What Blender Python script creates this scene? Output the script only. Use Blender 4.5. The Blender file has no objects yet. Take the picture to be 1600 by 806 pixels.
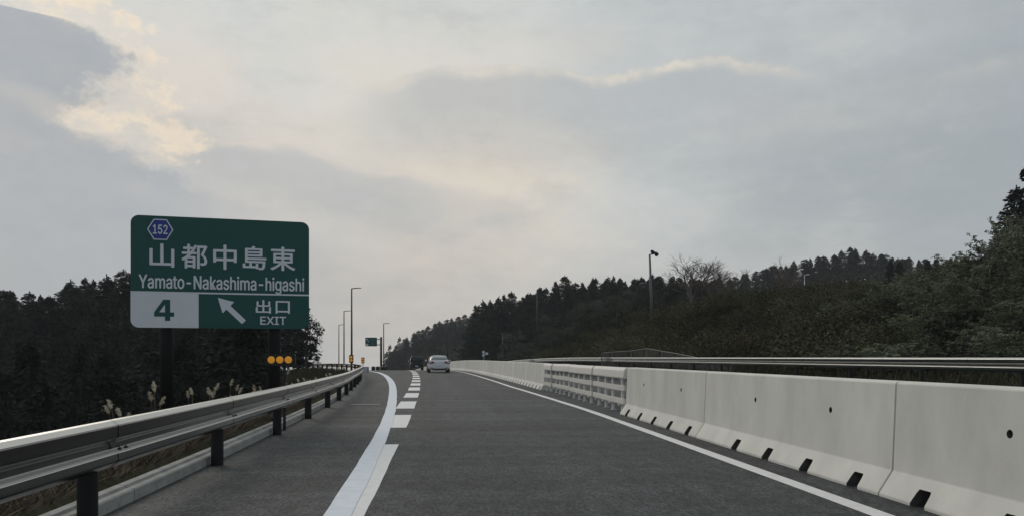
import bpy, bmesh, math, random
import numpy as np
from mathutils import Vector, Matrix
sc = bpy.context.scene
col = sc.collection
R = math.radians
random.seed(7)

# ------------------------------------------------------------------ camera, sky, sun, exposure
YAW = math.atan(108/1200)
EYE = 1.25
cd = bpy.data.cameras.new('camera'); cam = bpy.data.objects.new('camera', cd); col.objects.link(cam)
cd.sensor_width = 36; cd.lens = 27; cd.shift_y = (558-403)/1600; cd.clip_end = 5000; cd.clip_start = .05
cam.location = (0, 0, EYE); cam.rotation_euler = (R(90), 0, -YAW)
sc.camera = cam
sc.cycles.use_denoising = True
sc.cycles.max_bounces = 6; sc.cycles.diffuse_bounces = 3; sc.cycles.glossy_bounces = 3; sc.cycles.transparent_max_bounces = 6
sc.cycles.volume_bounces = 1
sc.view_settings.view_transform = 'Standard'; sc.view_settings.look = 'None'
sc.view_settings.exposure = 0.05; sc.view_settings.gamma = 1

SUN_AZ, SUN_EL = R(-30), R(30)        # azimuth from +Y (negative = left), elevation
world = bpy.data.worlds.new('World'); sc.world = world; world.use_nodes = True

def pix_dir(u, v):
    x = (u-800)/1200; z = -(v-558)/1200; c, s = math.cos(YAW), math.sin(YAW)
    return Vector((s+x*c, c-x*s, z))
def at(u, v, d):                       # a point of the place: direction and distance ahead
    k = pix_dir(u, v); return Vector((k.x*d, k.y*d, EYE+k.z*d))
def azel(u, v):
    k = pix_dir(u, v); return math.degrees(math.atan2(k.x, k.y)), math.degrees(math.atan2(k.z, math.hypot(k.x, k.y)))

def build_world():
    nt = world.node_tree; N = nt.nodes; L = nt.links; N.clear()
    def nd(t, **kw):
        n = N.new(t)
        for k, v in kw.items(): setattr(n, k, v)
        return n
    def setin(sock, v):
        if isinstance(v, bpy.types.NodeSocket): L.new(v, sock)
        else: sock.default_value = v
    def M(op, a, b=None, c=None, clamp=False):
        n = nd('ShaderNodeMath', operation=op, use_clamp=clamp)
        setin(n.inputs[0], a)
        if b is not None: setin(n.inputs[1], b)
        if c is not None: setin(n.inputs[2], c)
        return n.outputs[0]
    def ss(x, a, b):
        n = nd('ShaderNodeMapRange', interpolation_type='SMOOTHSTEP'); setin(n.inputs[0], x)
        n.inputs[1].default_value = a; n.inputs[2].default_value = b; return n.outputs[0]
    def mix(f, a, b):
        n = nd('ShaderNodeMix', data_type='RGBA'); setin(n.inputs[0], f)
        for i, q in ((6, a), (7, b)):
            if isinstance(q, tuple): q = (*q, 1)
            setin(n.inputs[i], q)
        return n.outputs[2]
    def curve(x, pts, lo, hi, vlo, vhi):
        n = nd('ShaderNodeFloatCurve')
        xx = M('DIVIDE', M('SUBTRACT', x, lo), hi-lo, clamp=True); L.new(xx, n.inputs[1])
        cv = n.mapping.curves[0]
        ps = [((p-lo)/(hi-lo), (q-vlo)/(vhi-vlo)) for p, q in pts]
        cv.points[0].location = (0, ps[0][1]); cv.points[1].location = (1, ps[-1][1])
        for p in ps:
            if .001 < p[0] < .999: cv.points.new(*p)
        for p in cv.points: p.handle_type = 'AUTO_CLAMPED'
        n.mapping.update()
        return M('MULTIPLY_ADD', n.outputs[0], vhi-vlo, vlo)
    tc = nd('ShaderNodeTexCoord'); sp = nd('ShaderNodeSeparateXYZ'); L.new(tc.outputs['Generated'], sp.inputs[0])
    x, y, z = sp.outputs
    az = M('MULTIPLY', M('ARCTAN2', x, y), 180/math.pi)
    hor = M('SQRT', M('ADD', M('MULTIPLY', x, x), M('MULTIPLY', y, y)))
    el = M('MULTIPLY', M('ARCTAN2', z, hor), 180/math.pi)
    # noise that distorts the cloud outlines
    def noise(scale, detail, rough, stretch=(1, 1, 2.2), off=0):
        mp = nd('ShaderNodeMapping'); mp.inputs['Scale'].default_value = stretch; mp.inputs['Location'].default_value = (off, off*.7, 0)
        L.new(tc.outputs['Generated'], mp.inputs[0])
        n = nd('ShaderNodeTexNoise'); n.inputs['Scale'].default_value = scale; n.inputs['Detail'].default_value = detail
        n.inputs['Roughness'].default_value = rough; L.new(mp.outputs[0], n.inputs['Vector'])
        return M('SUBTRACT', n.outputs[0], .5)
    nb = noise(5, 8, .6); nf = noise(22, 8, .62, off=3); nl = noise(2.2, 6, .55, (1, 1, 3), 8); nw = noise(9, 10, .68, (1.2, 1.2, 1.6), 5)
    nc = noise(14, 8, .6, (1, 1, 1.3), 11); nq = noise(38, 8, .65, (1, 1, 1.4), 4); nr = noise(90, 6, .65, (1, 1, 1.3), 6); ng = noise(6, 10, .66, (1, 1, 2.6), 15)
    def blob(u, v, ru, rv, rot=0.0, nz=1.0, soft=1.0):
        """soft elliptical cloud body centred on a sky direction; radii in degrees"""
        a0, e0 = azel(u, v); c, s = math.cos(R(rot)), math.sin(R(rot))
        dx = M('SUBTRACT', az, a0); dy = M('SUBTRACT', el, e0)
        p = M('DIVIDE', M('ADD', M('MULTIPLY', dx, c), M('MULTIPLY', dy, s)), ru)
        q = M('DIVIDE', M('SUBTRACT', M('MULTIPLY', dy, c), M('MULTIPLY', dx, s)), rv)
        d = M('SQRT', M('ADD', M('MULTIPLY', p, p), M('MULTIPLY', q, q)))
        d = M('ADD', d, M('MULTIPLY', nb, nz*1.3)); d = M('ADD', d, M('MULTIPLY', nf, nz*.5))
        return M('SUBTRACT', 1, ss(d, 1-soft*.75, 1+soft*.35))
    sky = nd('ShaderNodeTexSky', sky_type='NISHITA', sun_disc=False, sun_elevation=SUN_EL, sun_rotation=SUN_AZ, air_density=1.5, dust_density=4)
    vm = nd('ShaderNodeVectorMath', operation='SCALE'); L.new(sky.outputs[0], vm.inputs[0]); vm.inputs['Scale'].default_value = 1.0
    # the background strength is 0.1, so cloud radiances here are ten times the seen value
    def c(r, g, b, k=1.0):
        f = lambda q: ((q/255+.055)/1.055)**2.4*10*k
        return (f(r), f(g), f(b))
    # angle from the veiled sun
    ga, ge = R(-12), R(24)                                  # brightest part of the veil
    sd = Vector((math.sin(ga)*math.cos(ge), math.cos(ga)*math.cos(ge), math.sin(ge)))
    dp = nd('ShaderNodeVectorMath', operation='DOT_PRODUCT'); L.new(tc.outputs['Generated'], dp.inputs[0]); dp.inputs[1].default_value = sd
    dot = dp.outputs['Value']
    base = mix(ss(dot, .55, 1.0), c(158, 168, 173), c(203, 206, 203))
    base = mix(ss(dot, -.9, .5), c(134, 148, 162), base)           # dimmer and bluer behind the camera
    # brighter thin veil high up
    hi = M('MULTIPLY', ss(el, 26, 55), ss(dot, -.3, .9)); base = mix(hi, base, c(222, 222, 216))
    # pale warm band low over the hills
    lowb = M('MULTIPLY', M('SUBTRACT', 1, ss(el, 0, 12)), ss(dot, .3, .95)); base = mix(M('MULTIPLY', lowb, .75), base, c(190, 187, 180))
    warm = blob(700, 235, 13, 9, -25, .8, 1.0); base = mix(M('MULTIPLY', warm, .95), base, c(222, 213, 196))
    warm2 = blob(600, 430, 12, 7, 0, .7, 1.0); base = mix(M('MULTIPLY', warm2, .5), base, c(201, 193, 182))
    warm3 = blob(350, 230, 10, 6, -35, .8, 1.0); base = mix(M('MULTIPLY', warm3, .6), base, c(214, 206, 194))
    pale = blob(620, 60, 13, 7, 0, .3, 1.0); base = mix(M('MULTIPLY', pale, .4), base, c(212, 214, 208))
    rt = blob(1330, 250, 13, 6, 0, .8, 1.0); base = mix(M('MULTIPLY', rt, .5), base, c(150, 160, 163))
    rt2 = blob(1060, 50, 9, 5, 0, .6, 1.0); base = mix(M('MULTIPLY', rt2, .4), base, c(172, 181, 184))
    # large soft mottling
    base = mix(M('MULTIPLY', ss(nl, -.02, .16), .28), base, c(176, 180, 178))
    base = mix(M('MULTIPLY', ss(ng, -.02, .16), .22), base, c(208, 205, 196)); base = mix(M('MULTIPLY', ss(ng, .02, -.15), .2), base, c(165, 172, 175))
    def edge(pts, wid, fill, fk, depth, rim, rk, rw, amp=1.0, fade=(None, None)):
        """cloud lying below an outline el(az): a lit rim at the top, greyer body under it"""
        q = sorted(azel(*p) for p in pts)
        lo, hi_ = q[0][0], q[-1][0]
        e = curve(az, q, lo, hi_, 0, 30)
        e = M('ADD', e, M('MULTIPLY', nc, 4.2*amp)); e = M('ADD', e, M('MULTIPLY', nq, 2.4*amp)); e = M('ADD', e, M('MULTIPLY', nr, 1.0*amp))
        d = M('SUBTRACT', e, el)                              # >0 : inside the cloud
        hard = ss(M('ADD', nl, M('MULTIPLY', ng, .7)), -.20, .02)
        inside = M('ADD', M('MULTIPLY', ss(d, -.12*wid, .35*wid), hard), M('MULTIPLY', ss(d, -1.6, 2.6), M('SUBTRACT', 1, hard)))
        band = M('MULTIPLY', ss(az, lo, lo+(fade[0] or 3)), M('SUBTRACT', 1, ss(az, hi_-(fade[1] or 3), hi_)))
        body = M('MULTIPLY', M('MULTIPLY', inside, band), M('SUBTRACT', 1, ss(d, depth*.3, depth)))
        rimm = M('MULTIPLY', M('MULTIPLY', inside, band), M('SUBTRACT', 1, ss(d, rw*.15, rw)))
        patch = ss(nw, -.12, .1); rimm = M('MULTIPLY', rimm, M('MULTIPLY_ADD', patch, .6, .4))
        return body, rimm, fill, fk, rim, rk
    layers = [
        edge([(520, 160), (560, 138), (620, 122), (700, 102), (780, 104), (860, 100), (930, 116), (1000, 108), (1090, 92), (1160, 96), (1250, 106), (1330, 130)], 1, c(174, 179, 181), .66, 8, c(222, 215, 200), .95, 1.1, .35, (7, 6)),
        edge([(1310, 140), (1380, 122), (1450, 106), (1520, 95), (1600, 84), (1700, 80)], 1.5, c(172, 177, 178), .5, 6, c(190, 189, 184), .6, 1.6, .25, (3, 3)),
        edge([(150, 262), (240, 240), (300, 226), (350, 216), (420, 219), (490, 236), (540, 256), (620, 268), (760, 300), (900, 350)], 1.2, c(176, 181, 183), .62, 7, c(221, 212, 198), .8, .9, .35, (6, 16)),
    ]
    for body, rimm, fill, fk, rim, rk in layers:
        base = mix(M('MULTIPLY', body, fk), base, fill); base = mix(M('MULTIPLY', rimm, rk), base, rim)
    # diagonal lit streak and the dark cloud bank on the left; outline az(el)
    def side(pts):
        q = sorted([(e_, a_) for a_, e_ in (azel(*p) for p in pts)])
        a = curve(el, q, q[0][0], q[-1][0], -60, 0)
        a = M('ADD', a, M('MULTIPLY', nc, 6)); a = M('ADD', a, M('MULTIPLY', nq, 7)); a = M('ADD', a, M('MULTIPLY', nr, 3))
        return M('SUBTRACT', a, az)                            # >0 left of the outline
    so = side([(60, -60), (130, -20), (190, 20), (250, 70), (262, 110), (280, 150), (292, 190), (315, 225), (300, 250), (230, 262)])
    streak = M('MULTIPLY', ss(so, -.6, .9), ss(el, 9.5, 13))
    streak = M('MULTIPLY', streak, M('MULTIPLY_ADD', ss(M('ADD', nw, M('MULTIPLY', nq, 1.1)), -.12, .14), .8, .2))
    base = mix(M('MULTIPLY', streak, .88), base, c(230, 216, 195))
    si = side([(-60, -60), (0, 8), (90, 28), (160, 58), (216, 100), (168, 125), (160, 160), (105, 188), (165, 215), (220, 246), (300, 285), (420, 330), (560, 395)])
    crisp = ss(el, 9.5, 12.6); dark = M('ADD', M('MULTIPLY', ss(si, -1.0, 1.9), crisp), M('MULTIPLY', ss(si, -3, 11), M('SUBTRACT', 1, crisp)))
    base = mix(M('MULTIPLY', dark, .9), base, mix(ss(M('ADD', el, M('MULTIPLY', ng, 30)), 4, 20), c(172, 177, 180), c(154, 163, 171)))
    wisp = blob(120, 190, 4, .8, -20, 1.2, 1.0); base = mix(M('MULTIPLY', wisp, .3), base, c(206, 200, 190))
    wisp = blob(320, 105, 3.5, 2.6, 0, 1.2, 1.0); base = mix(M('MULTIPLY', wisp, .35), base, c(219, 211, 198))
    wisp = blob(930, 75, 3, 1.4, 0, 1.3, 1.0); base = mix(M('MULTIPLY', wisp, .3), base, c(206, 203, 195))
    wisp = blob(1250, 190, 8, 2.5, 0, 1.2, 1.0); base = mix(M('MULTIPLY', wisp, .3), base, c(186, 186, 183))
    grain = M('ADD', M('MULTIPLY', nq, .10), M('ADD', M('MULTIPLY', nr, .05), M('MULTIPLY', ng, .16)))
    vs = nd('ShaderNodeVectorMath', operation='SCALE'); L.new(base, vs.inputs[0]); L.new(M('ADD', grain, 1.0), vs.inputs['Scale']); tn = nd('ShaderNodeVectorMath', operation='MULTIPLY'); L.new(vs.outputs[0], tn.inputs[0]); tn.inputs[1].default_value = (1.005, 1.0, 1.02); base = tn.outputs[0]
    # below the horizon: dull ground light
    base = mix(ss(el, -6, -1), c(110, 112, 110), base)
    final = mix(.985, vm.outputs[0], base)
    bg = nd('ShaderNodeBackground'); bg.inputs['Strength'].default_value = 0.1; L.new(final, bg.inputs[0])
    out = nd('ShaderNodeOutputWorld'); L.new(bg.outputs[0], out.inputs[0])
build_world()
sl = bpy.data.lights.new('sun', 'SUN'); sl.energy = .85; sl.angle = R(25); sl.color = (1, .9, .78)
so = bpy.data.objects.new('sun', sl); col.objects.link(so)
so.rotation_euler = Vector((math.sin(SUN_AZ)*math.cos(SUN_EL), math.cos(SUN_AZ)*math.cos(SUN_EL), math.sin(SUN_EL))).to_track_quat('Z', 'Y').to_euler()

# ------------------------------------------------------------------ helpers
class MB:
    def __init__(s): s.v = []; s.f = []
    def add(s, vs, fs):
        n = len(s.v); s.v += [tuple(q) for q in vs]; s.f += [tuple(i+n for i in f) for f in fs]; return s
    def box(s, c, d, rz=0.0, taper=1.0):
        x, y, z = d[0]/2, d[1]/2, d[2]/2; cs, sn = math.cos(rz), math.sin(rz); vs = []
        for k in (-1, 1):
            t = taper if k > 0 else 1
            for i, j in ((-1, -1), (1, -1), (1, 1), (-1, 1)):
                a, b = i*x*t, j*y*t; vs.append((c[0]+a*cs-b*sn, c[1]+a*sn+b*cs, c[2]+k*z))
        return s.add(vs, [(3, 2, 1, 0), (4, 5, 6, 7), (0, 1, 5, 4), (1, 2, 6, 5), (2, 3, 7, 6), (3, 0, 4, 7)])
    def tube(s, pts, rad, n=8, cap=True):
        pts = [Vector(p) for p in pts]
        if not hasattr(rad, '__len__'): rad = [rad]*len(pts)
        base = len(s.v); up0 = None
        for i, p in enumerate(pts):
            d = (pts[min(i+1, len(pts)-1)]-pts[max(i-1, 0)]).normalized()
            if up0 is None: up0 = Vector((1, 0, 0)) if abs(d.x) < .7 else Vector((0, 1, 0))
            a = (up0-d*up0.dot(d)).normalized(); b = d.cross(a); up0 = a
            for k in range(n):
                t = 2*math.pi*k/n; q = p+a*math.cos(t)*rad[i]+b*math.sin(t)*rad[i]; s.v.append(tuple(q))
        for i in range(len(pts)-1):
            for k in range(n):
                a = base+i*n+k; b = base+i*n+(k+1) % n; s.f.append((a, b, b+n, a+n))
        if cap:
            s.f.append(tuple(base+k for k in reversed(range(n)))); e = base+(len(pts)-1)*n; s.f.append(tuple(e+k for k in range(n)))
        return s
    def prism(s, poly, y0, y1):            # poly in x,z extruded along y
        n = len(poly)
        vs = [(p[0], y0, p[1]) for p in poly]+[(p[0], y1, p[1]) for p in poly]
        fs = [tuple(range(n)), tuple(reversed(range(n, 2*n)))]+[(i, i+n, (i+1) % n+n, (i+1) % n) for i in range(n)]
        return s.add(vs, fs)
    def strip(s, rows):                    # rows: lists of points of equal length
        n = len(rows[0]); b = len(s.v)
        for r in rows: s.v += [tuple(q) for q in r]
        for i in range(len(rows)-1):
            for k in range(n-1):
                a = b+i*n+k; s.f.append((a, a+1, a+n+1, a+n))
        return s
    def mesh(s, name):
        m = bpy.data.meshes.new(name); m.from_pydata(s.v, [], s.f); m.validate(); return m
    def build(s, name, mat, parent=None, smooth=False, bevel=0, recalc=True, sharp=0):
        m = s.mesh(name)
        if recalc:
            bm = bmesh.new(); bm.from_mesh(m); bmesh.ops.recalc_face_normals(bm, faces=bm.faces)
            if bevel: bmesh.ops.bevel(bm, geom=[e for e in bm.edges if e.is_manifold and e.calc_face_angle(0) > R(30)], offset=bevel, segments=2, affect='EDGES', clamp_overlap=True)
            bm.to_mesh(m); bm.free()
        if smooth: m.polygons.foreach_set('use_smooth', [True]*len(m.polygons))
        if smooth and sharp: m.set_sharp_from_angle(angle=R(sharp))
        return link(name, m, mat, parent)
def link(name, mesh, mat, parent=None):
    o = bpy.data.objects.new(name, mesh); col.objects.link(o)
    if mat is not None and not mesh.materials: mesh.materials.append(mat)
    if parent: o.parent = parent
    return o
def tag(o, label, cat, group=None, kind=None):
    o['label'] = label; o['category'] = cat
    if group: o['group'] = group
    if kind: o['kind'] = kind
    return o
def empty(name, loc=(0, 0, 0), rz=0.0, label=None, cat=None, group=None):
    o = bpy.data.objects.new(name, None); col.objects.link(o); o.location = loc; o.rotation_euler = (0, 0, rz); o.empty_display_size = .2
    if label: tag(o, label, cat, group)
    return o
KIDS = {}
def kids(o):
    if o.name not in KIDS: KIDS[o.name] = [c for c in bpy.data.objects if c.parent is o]
    return KIDS[o.name]
def copy_tree(o, parent=None):
    c = o.copy(); col.objects.link(c)
    if parent: c.parent = parent
    for ch in kids(o): copy_tree(ch, c)
    return c
def structure(o, kind='structure'): o['kind'] = kind; return o

# ------------------------------------------------------------------ materials
def mat(name, base, rough=.6, metal=0.0, spec=.5, var=0.0, scale=5.0, bump=0.0, bscale=40.0, emit=None, objrand=0.0, coat=0.0, var2=None, detail=6, bdist=.02, stretch=None):
    m = bpy.data.materials.new(name); m.use_nodes = True; nt = m.node_tree; N, L = nt.nodes, nt.links
    b = N['Principled BSDF']; b.inputs['Roughness'].default_value = rough; b.inputs['Metallic'].default_value = metal
    b.inputs['Specular IOR Level'].default_value = spec; b.inputs['Coat Weight'].default_value = coat
    b.inputs['Base Color'].default_value = (*base, 1)
    tc = N.new('ShaderNodeTexCoord'); src = tc.outputs['Object']
    if stretch:
        mp = N.new('ShaderNodeMapping'); mp.inputs['Scale'].default_value = stretch; L.new(src, mp.inputs[0]); src = mp.outputs[0]
    last = None
    if var or var2:
        n = N.new('ShaderNodeTexNoise'); n.inputs['Scale'].default_value = scale; n.inputs['Detail'].default_value = detail; n.inputs['Roughness'].default_value = .62
        L.new(src, n.inputs['Vector'])
        r = N.new('ShaderNodeValToRGB'); r.color_ramp.elements[0].position = .3; r.color_ramp.elements[1].position = .7
        lo = tuple(max(0, q*(1-var)) for q in base); hi = tuple(q*(1+var) for q in base)
        if var2: hi = var2
        r.color_ramp.elements[0].color = (*lo, 1); r.color_ramp.elements[1].color = (*hi, 1)
        L.new(n.outputs[0], r.inputs[0]); last = r.outputs[0]
    if objrand:
        oi = N.new('ShaderNodeObjectInfo'); mr = N.new('ShaderNodeMapRange'); L.new(oi.outputs['Random'], mr.inputs[0])
        mr.inputs[3].default_value = 1-objrand; mr.inputs[4].default_value = 1+objrand
        hs = N.new('ShaderNodeHueSaturation'); L.new(mr.outputs[0], hs.inputs['Value'])
        if last is not None: L.new(last, hs.inputs['Color'])
        else: hs.inputs['Color'].default_value = (*base, 1)
        last = hs.outputs[0]
    if last is not None: L.new(last, b.inputs['Base Color'])
    if bump:
        n = N.new('ShaderNodeTexNoise'); n.inputs['Scale'].default_value = bscale; n.inputs['Detail'].default_value = 5; L.new(src, n.inputs['Vector'])
        bp = N.new('ShaderNodeBump'); bp.inputs['Strength'].default_value = bump; bp.inputs['Distance'].default_value = bdist
        L.new(n.outputs[0], bp.inputs['Height']); L.new(bp.outputs[0], b.inputs['Normal'])
    if emit:
        b.inputs['Emission Color'].default_value = (*emit[0], 1); b.inputs['Emission Strength'].default_value = emit[1]
    return m

def pale_ledges(m, col_, lo=.35, hi=.7):                  # paler, rougher and less metallic on the upward facing ledges of a rail
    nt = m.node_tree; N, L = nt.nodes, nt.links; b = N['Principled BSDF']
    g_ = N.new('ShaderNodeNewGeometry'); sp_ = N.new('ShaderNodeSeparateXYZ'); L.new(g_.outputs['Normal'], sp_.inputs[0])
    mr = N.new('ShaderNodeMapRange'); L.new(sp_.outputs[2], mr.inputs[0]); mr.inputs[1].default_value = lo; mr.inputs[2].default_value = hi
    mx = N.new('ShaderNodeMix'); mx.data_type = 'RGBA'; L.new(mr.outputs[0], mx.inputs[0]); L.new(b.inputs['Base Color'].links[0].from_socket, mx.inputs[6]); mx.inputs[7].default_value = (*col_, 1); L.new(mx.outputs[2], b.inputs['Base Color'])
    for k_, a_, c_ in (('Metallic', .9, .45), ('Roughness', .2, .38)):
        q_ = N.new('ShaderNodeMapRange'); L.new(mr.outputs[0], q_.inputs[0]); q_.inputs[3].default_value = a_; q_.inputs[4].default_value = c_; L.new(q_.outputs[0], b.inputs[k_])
def asphalt_mat(name, k=1.0):
    m = bpy.data.materials.new(name); m.use_nodes = True; nt = m.node_tree; N, L = nt.nodes, nt.links
    b = N['Principled BSDF']; b.inputs['Roughness'].default_value = .74; b.inputs['Specular IOR Level'].default_value = .35
    geo = N.new('ShaderNodeNewGeometry')
    def noise(sc_, st, det=6, ro=.6):
        mp = N.new('ShaderNodeMapping'); mp.inputs['Scale'].default_value = st; L.new(geo.outputs['Position'], mp.inputs[0])
        n = N.new('ShaderNodeTexNoise'); n.inputs['Scale'].default_value = sc_; n.inputs['Detail'].default_value = det; n.inputs['Roughness'].default_value = ro; L.new(mp.outputs[0], n.inputs[0]); return n.outputs[0]
    def ramp(f, stops):
        r = N.new('ShaderNodeValToRGB'); r.color_ramp.elements[0].position = stops[0][0]; r.color_ramp.elements[1].position = stops[-1][0]
        r.color_ramp.elements[0].color = (*[stops[0][1]]*3, 1); r.color_ramp.elements[1].color = (*[stops[-1][1]]*3, 1)
        for p, q in stops[1:-1]: e = r.color_ramp.elements.new(p); e.color = (q, q, q, 1)
        L.new(f, r.inputs[0]); return r.outputs[0]
    def mul(a, c_):
        n = N.new('ShaderNodeMix'); n.data_type = 'RGBA'; n.blend_type = 'MULTIPLY'; n.inputs[0].default_value = 1; L.new(a, n.inputs[6]); L.new(c_, n.inputs[7]); return n.outputs[2]
    fine = ramp(noise(55, (1, 1, 1), 3, .7), [(.3, .35), (.5, .9), (.72, 1.75)])
    mid = mul(ramp(noise(6, (1, .45, 1)), [(.38, .74), (.62, 1.24)]), ramp(noise(20, (1.5, .55, 1), 4, .7), [(.37, .42), (.5, 1.0), (.63, 1.62)]))
    cross = ramp(noise(.5, (.25, 2.2, 1), 5, .6), [(.40, .78), (.5, 1.0), (.60, 1.2)])      # bands laid across the road
    track = ramp(noise(1.1, (1.0, .035, 1), 4, .5), [(.35, .84), (.65, 1.16)])             # faint wheel tracks
    grit = ramp(noise(150, (1, 1, 1), 2, .6), [(.35, .5), (.55, 1.0), (.7, 1.6)])
    base = N.new('ShaderNodeRGB'); base.outputs[0].default_value = (.060*k, .066*k, .069*k, 1)
    spx = N.new('ShaderNodeSeparateXYZ'); L.new(geo.outputs['Position'], spx.inputs[0])
    def band(ax, a, b_, soft):
        n1 = N.new('ShaderNodeMapRange'); n1.interpolation_type = 'SMOOTHSTEP'; L.new(spx.outputs[ax], n1.inputs[0]); n1.inputs[1].default_value = a-soft; n1.inputs[2].default_value = a+soft
        n2 = N.new('ShaderNodeMapRange'); n2.interpolation_type = 'SMOOTHSTEP'; L.new(spx.outputs[ax], n2.inputs[0]); n2.inputs[1].default_value = b_-soft; n2.inputs[2].default_value = b_+soft; n2.inputs[3].default_value = 1; n2.inputs[4].default_value = 0
        m_ = N.new('ShaderNodeMath'); m_.operation = 'MULTIPLY'; L.new(n1.outputs[0], m_.inputs[0]); L.new(n2.outputs[0], m_.inputs[1]); return m_.outputs[0]
    def patch(x0, x1, y0, y1, gain):            # worn or relaid rectangles of the surface
        m_ = N.new('ShaderNodeMath'); m_.operation = 'MULTIPLY'; L.new(band(0, x0, x1, .12), m_.inputs[0]); L.new(band(1, y0, y1, .15), m_.inputs[1])
        q_ = N.new('ShaderNodeMapRange'); L.new(m_.outputs[0], q_.inputs[0]); q_.inputs[3].default_value = 1; q_.inputs[4].default_value = gain; return q_.outputs[0]
    def mulv(a, f):
        n = N.new('ShaderNodeVectorMath'); n.operation = 'SCALE'; L.new(a, n.inputs[0]); L.new(f, n.inputs['Scale']); return n.outputs[0]
    bo = base.outputs[0]
    for q_ in ((-.55, 3.2, 13.2, 14.4, .78), (.0, 2.6, 14.6, 17.2, 1.16), (-.2, 3.0, 18.6, 23.5, 1.14), (-.1, 3.1, 26, 40, 1.1), (-2.5, -1.2, 15.5, 17.5, .82), (-2.6, 3.3, 9.6, 9.75, .85), (-.72, -.66, 0, 60, .8), (1.35, 1.41, 17, 80, .85)): bo = mulv(bo, patch(*q_))
    out = mul(mul(mul(mul(mul(bo, fine), mid), cross), track), grit)
    L.new(out, b.inputs['Base Color'])
    bp = N.new('ShaderNodeBump'); bp.inputs['Strength'].default_value = .9; bp.inputs['Distance'].default_value = .012
    L.new(noise(70, (1, 1, 1), 3, .7), bp.inputs['Height']); L.new(bp.outputs[0], b.inputs['Normal'])
    return m
M_asphalt = asphalt_mat('asphalt'); M_asphalt2 = asphalt_mat('asphalt_rough', .8)
M_paint = mat('road_paint', (.80, .80, .79), .7, var=.10, scale=9, bump=.35, bscale=90, bdist=.006)
M_paint2 = mat('road_paint_fresh', (.70, .76, .82), .6, var=.08, scale=6, bump=.3, bscale=60, bdist=.006)
M_conc = mat('barrier_concrete', (.71, .70, .64), .8, spec=.3, var=.12, scale=1.9, bump=.10, bscale=70, objrand=.05, detail=10, stretch=(1, 1, .45))
M_slot = mat('shaded_slot_concrete', (.10, .098, .088), .9, spec=.1, var=.3, scale=8)  # shade inside the slots painted as a dark colour
M_curb = mat('kerb_concrete', (.36, .36, .34), .85, spec=.25, var=.25, scale=5, bump=.4, bscale=50)
M_slat = mat('cream_slat_steel', (.72, .70, .64), .5, var=.05, scale=3)
M_galv = mat('galvanised_post', (.55, .57, .58), .5, metal=.2, var=.1, scale=8)
M_rail = mat('dark_brown_glossy_rail', (.09, .086, .081), .2, metal=.9, var=.1, scale=2)
M_railpost = mat('dark_brown_post', (.014, .013, .013), .65, spec=.3, var=.2, scale=6)
M_grail = mat('far_rail_painted', (.085, .097, .094), .24, metal=.9, var=.1, scale=2)
pale_ledges(M_rail, (.66, .65, .61)); pale_ledges(M_grail, (.55, .56, .54))
M_fence = mat('weathered_fence', (.16, .165, .16), .6, metal=.2)
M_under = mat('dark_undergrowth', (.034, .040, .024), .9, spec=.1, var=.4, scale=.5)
M_bolt = mat('bolt_steel', (.02, .02, .02), .5)
M_green = mat('sign_green', (.005, .085, .068), .45, var=.05, scale=2)
M_white = mat('sign_white', (.78, .81, .84), .5, var=.03, scale=3)
M_blue = mat('sign_blue', (.025, .05, .30), .45)
M_back = mat('sign_back_metal', (.3, .31, .32), .5, metal=.5)
M_black = mat('black_housing', (.012, .012, .012), .5)
M_amber = mat('amber_reflector', (.95, .40, .04), .35, emit=((1, .42, .03), .16))  # slight glow added to brighten the reflectors, which are no lamps
M_pole = mat('dark_lamp_pole', (.02, .02, .02), .6, metal=0)
M_polegrey = mat('grey_pole', (.12, .125, .125), .5, metal=.3)
M_ground = mat('hill_earth', (.045, .04, .026), .95, spec=.1, var=.4, scale=.35, bump=.6, bscale=3, bdist=.2, var2=(.05, .058, .028))
M_grass = mat('dry_grass', (.135, .108, .080), .9, spec=.1, var=.6, scale=2.2)
M_grassg = mat('green_dry_grass', (.066, .063, .038), .9, spec=.1, var=.4, scale=.8)
M_plume = mat('pampas_plume', (.62, .55, .42), .9, spec=.1, var=.2, scale=20)
M_stalk = mat('pampas_stalk', (.16, .13, .08), .9)
M_cedar = mat('cedar_foliage', (.029, .037, .028), .9, spec=.08, var=.45, scale=.45, objrand=.35)
M_leaf = mat('broadleaf_foliage', (.070, .082, .058), .8, spec=.15, var=.4, scale=.6, objrand=.3)
M_bamboo = mat('bamboo_leaf', (.120, .132, .078), .65, spec=.25, var=.55, scale=.6, objrand=.5)
M_shrub = mat('shrub_leaf', (.078, .080, .042), .85, spec=.12, var=.4, scale=.8, objrand=.35)
M_brown = mat('brown_shrub_leaf', (.074, .066, .040), .9, spec=.1, var=.35, scale=.8, objrand=.3)
M_bark = mat('bark', (.06, .05, .04), .95, spec=.1, var=.3, scale=4)
M_bare = mat('pale_bark', (.15, .12, .105), .95, spec=.1)
M_culm = mat('bamboo_culm', (.14, .15, .07), .5)

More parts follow.
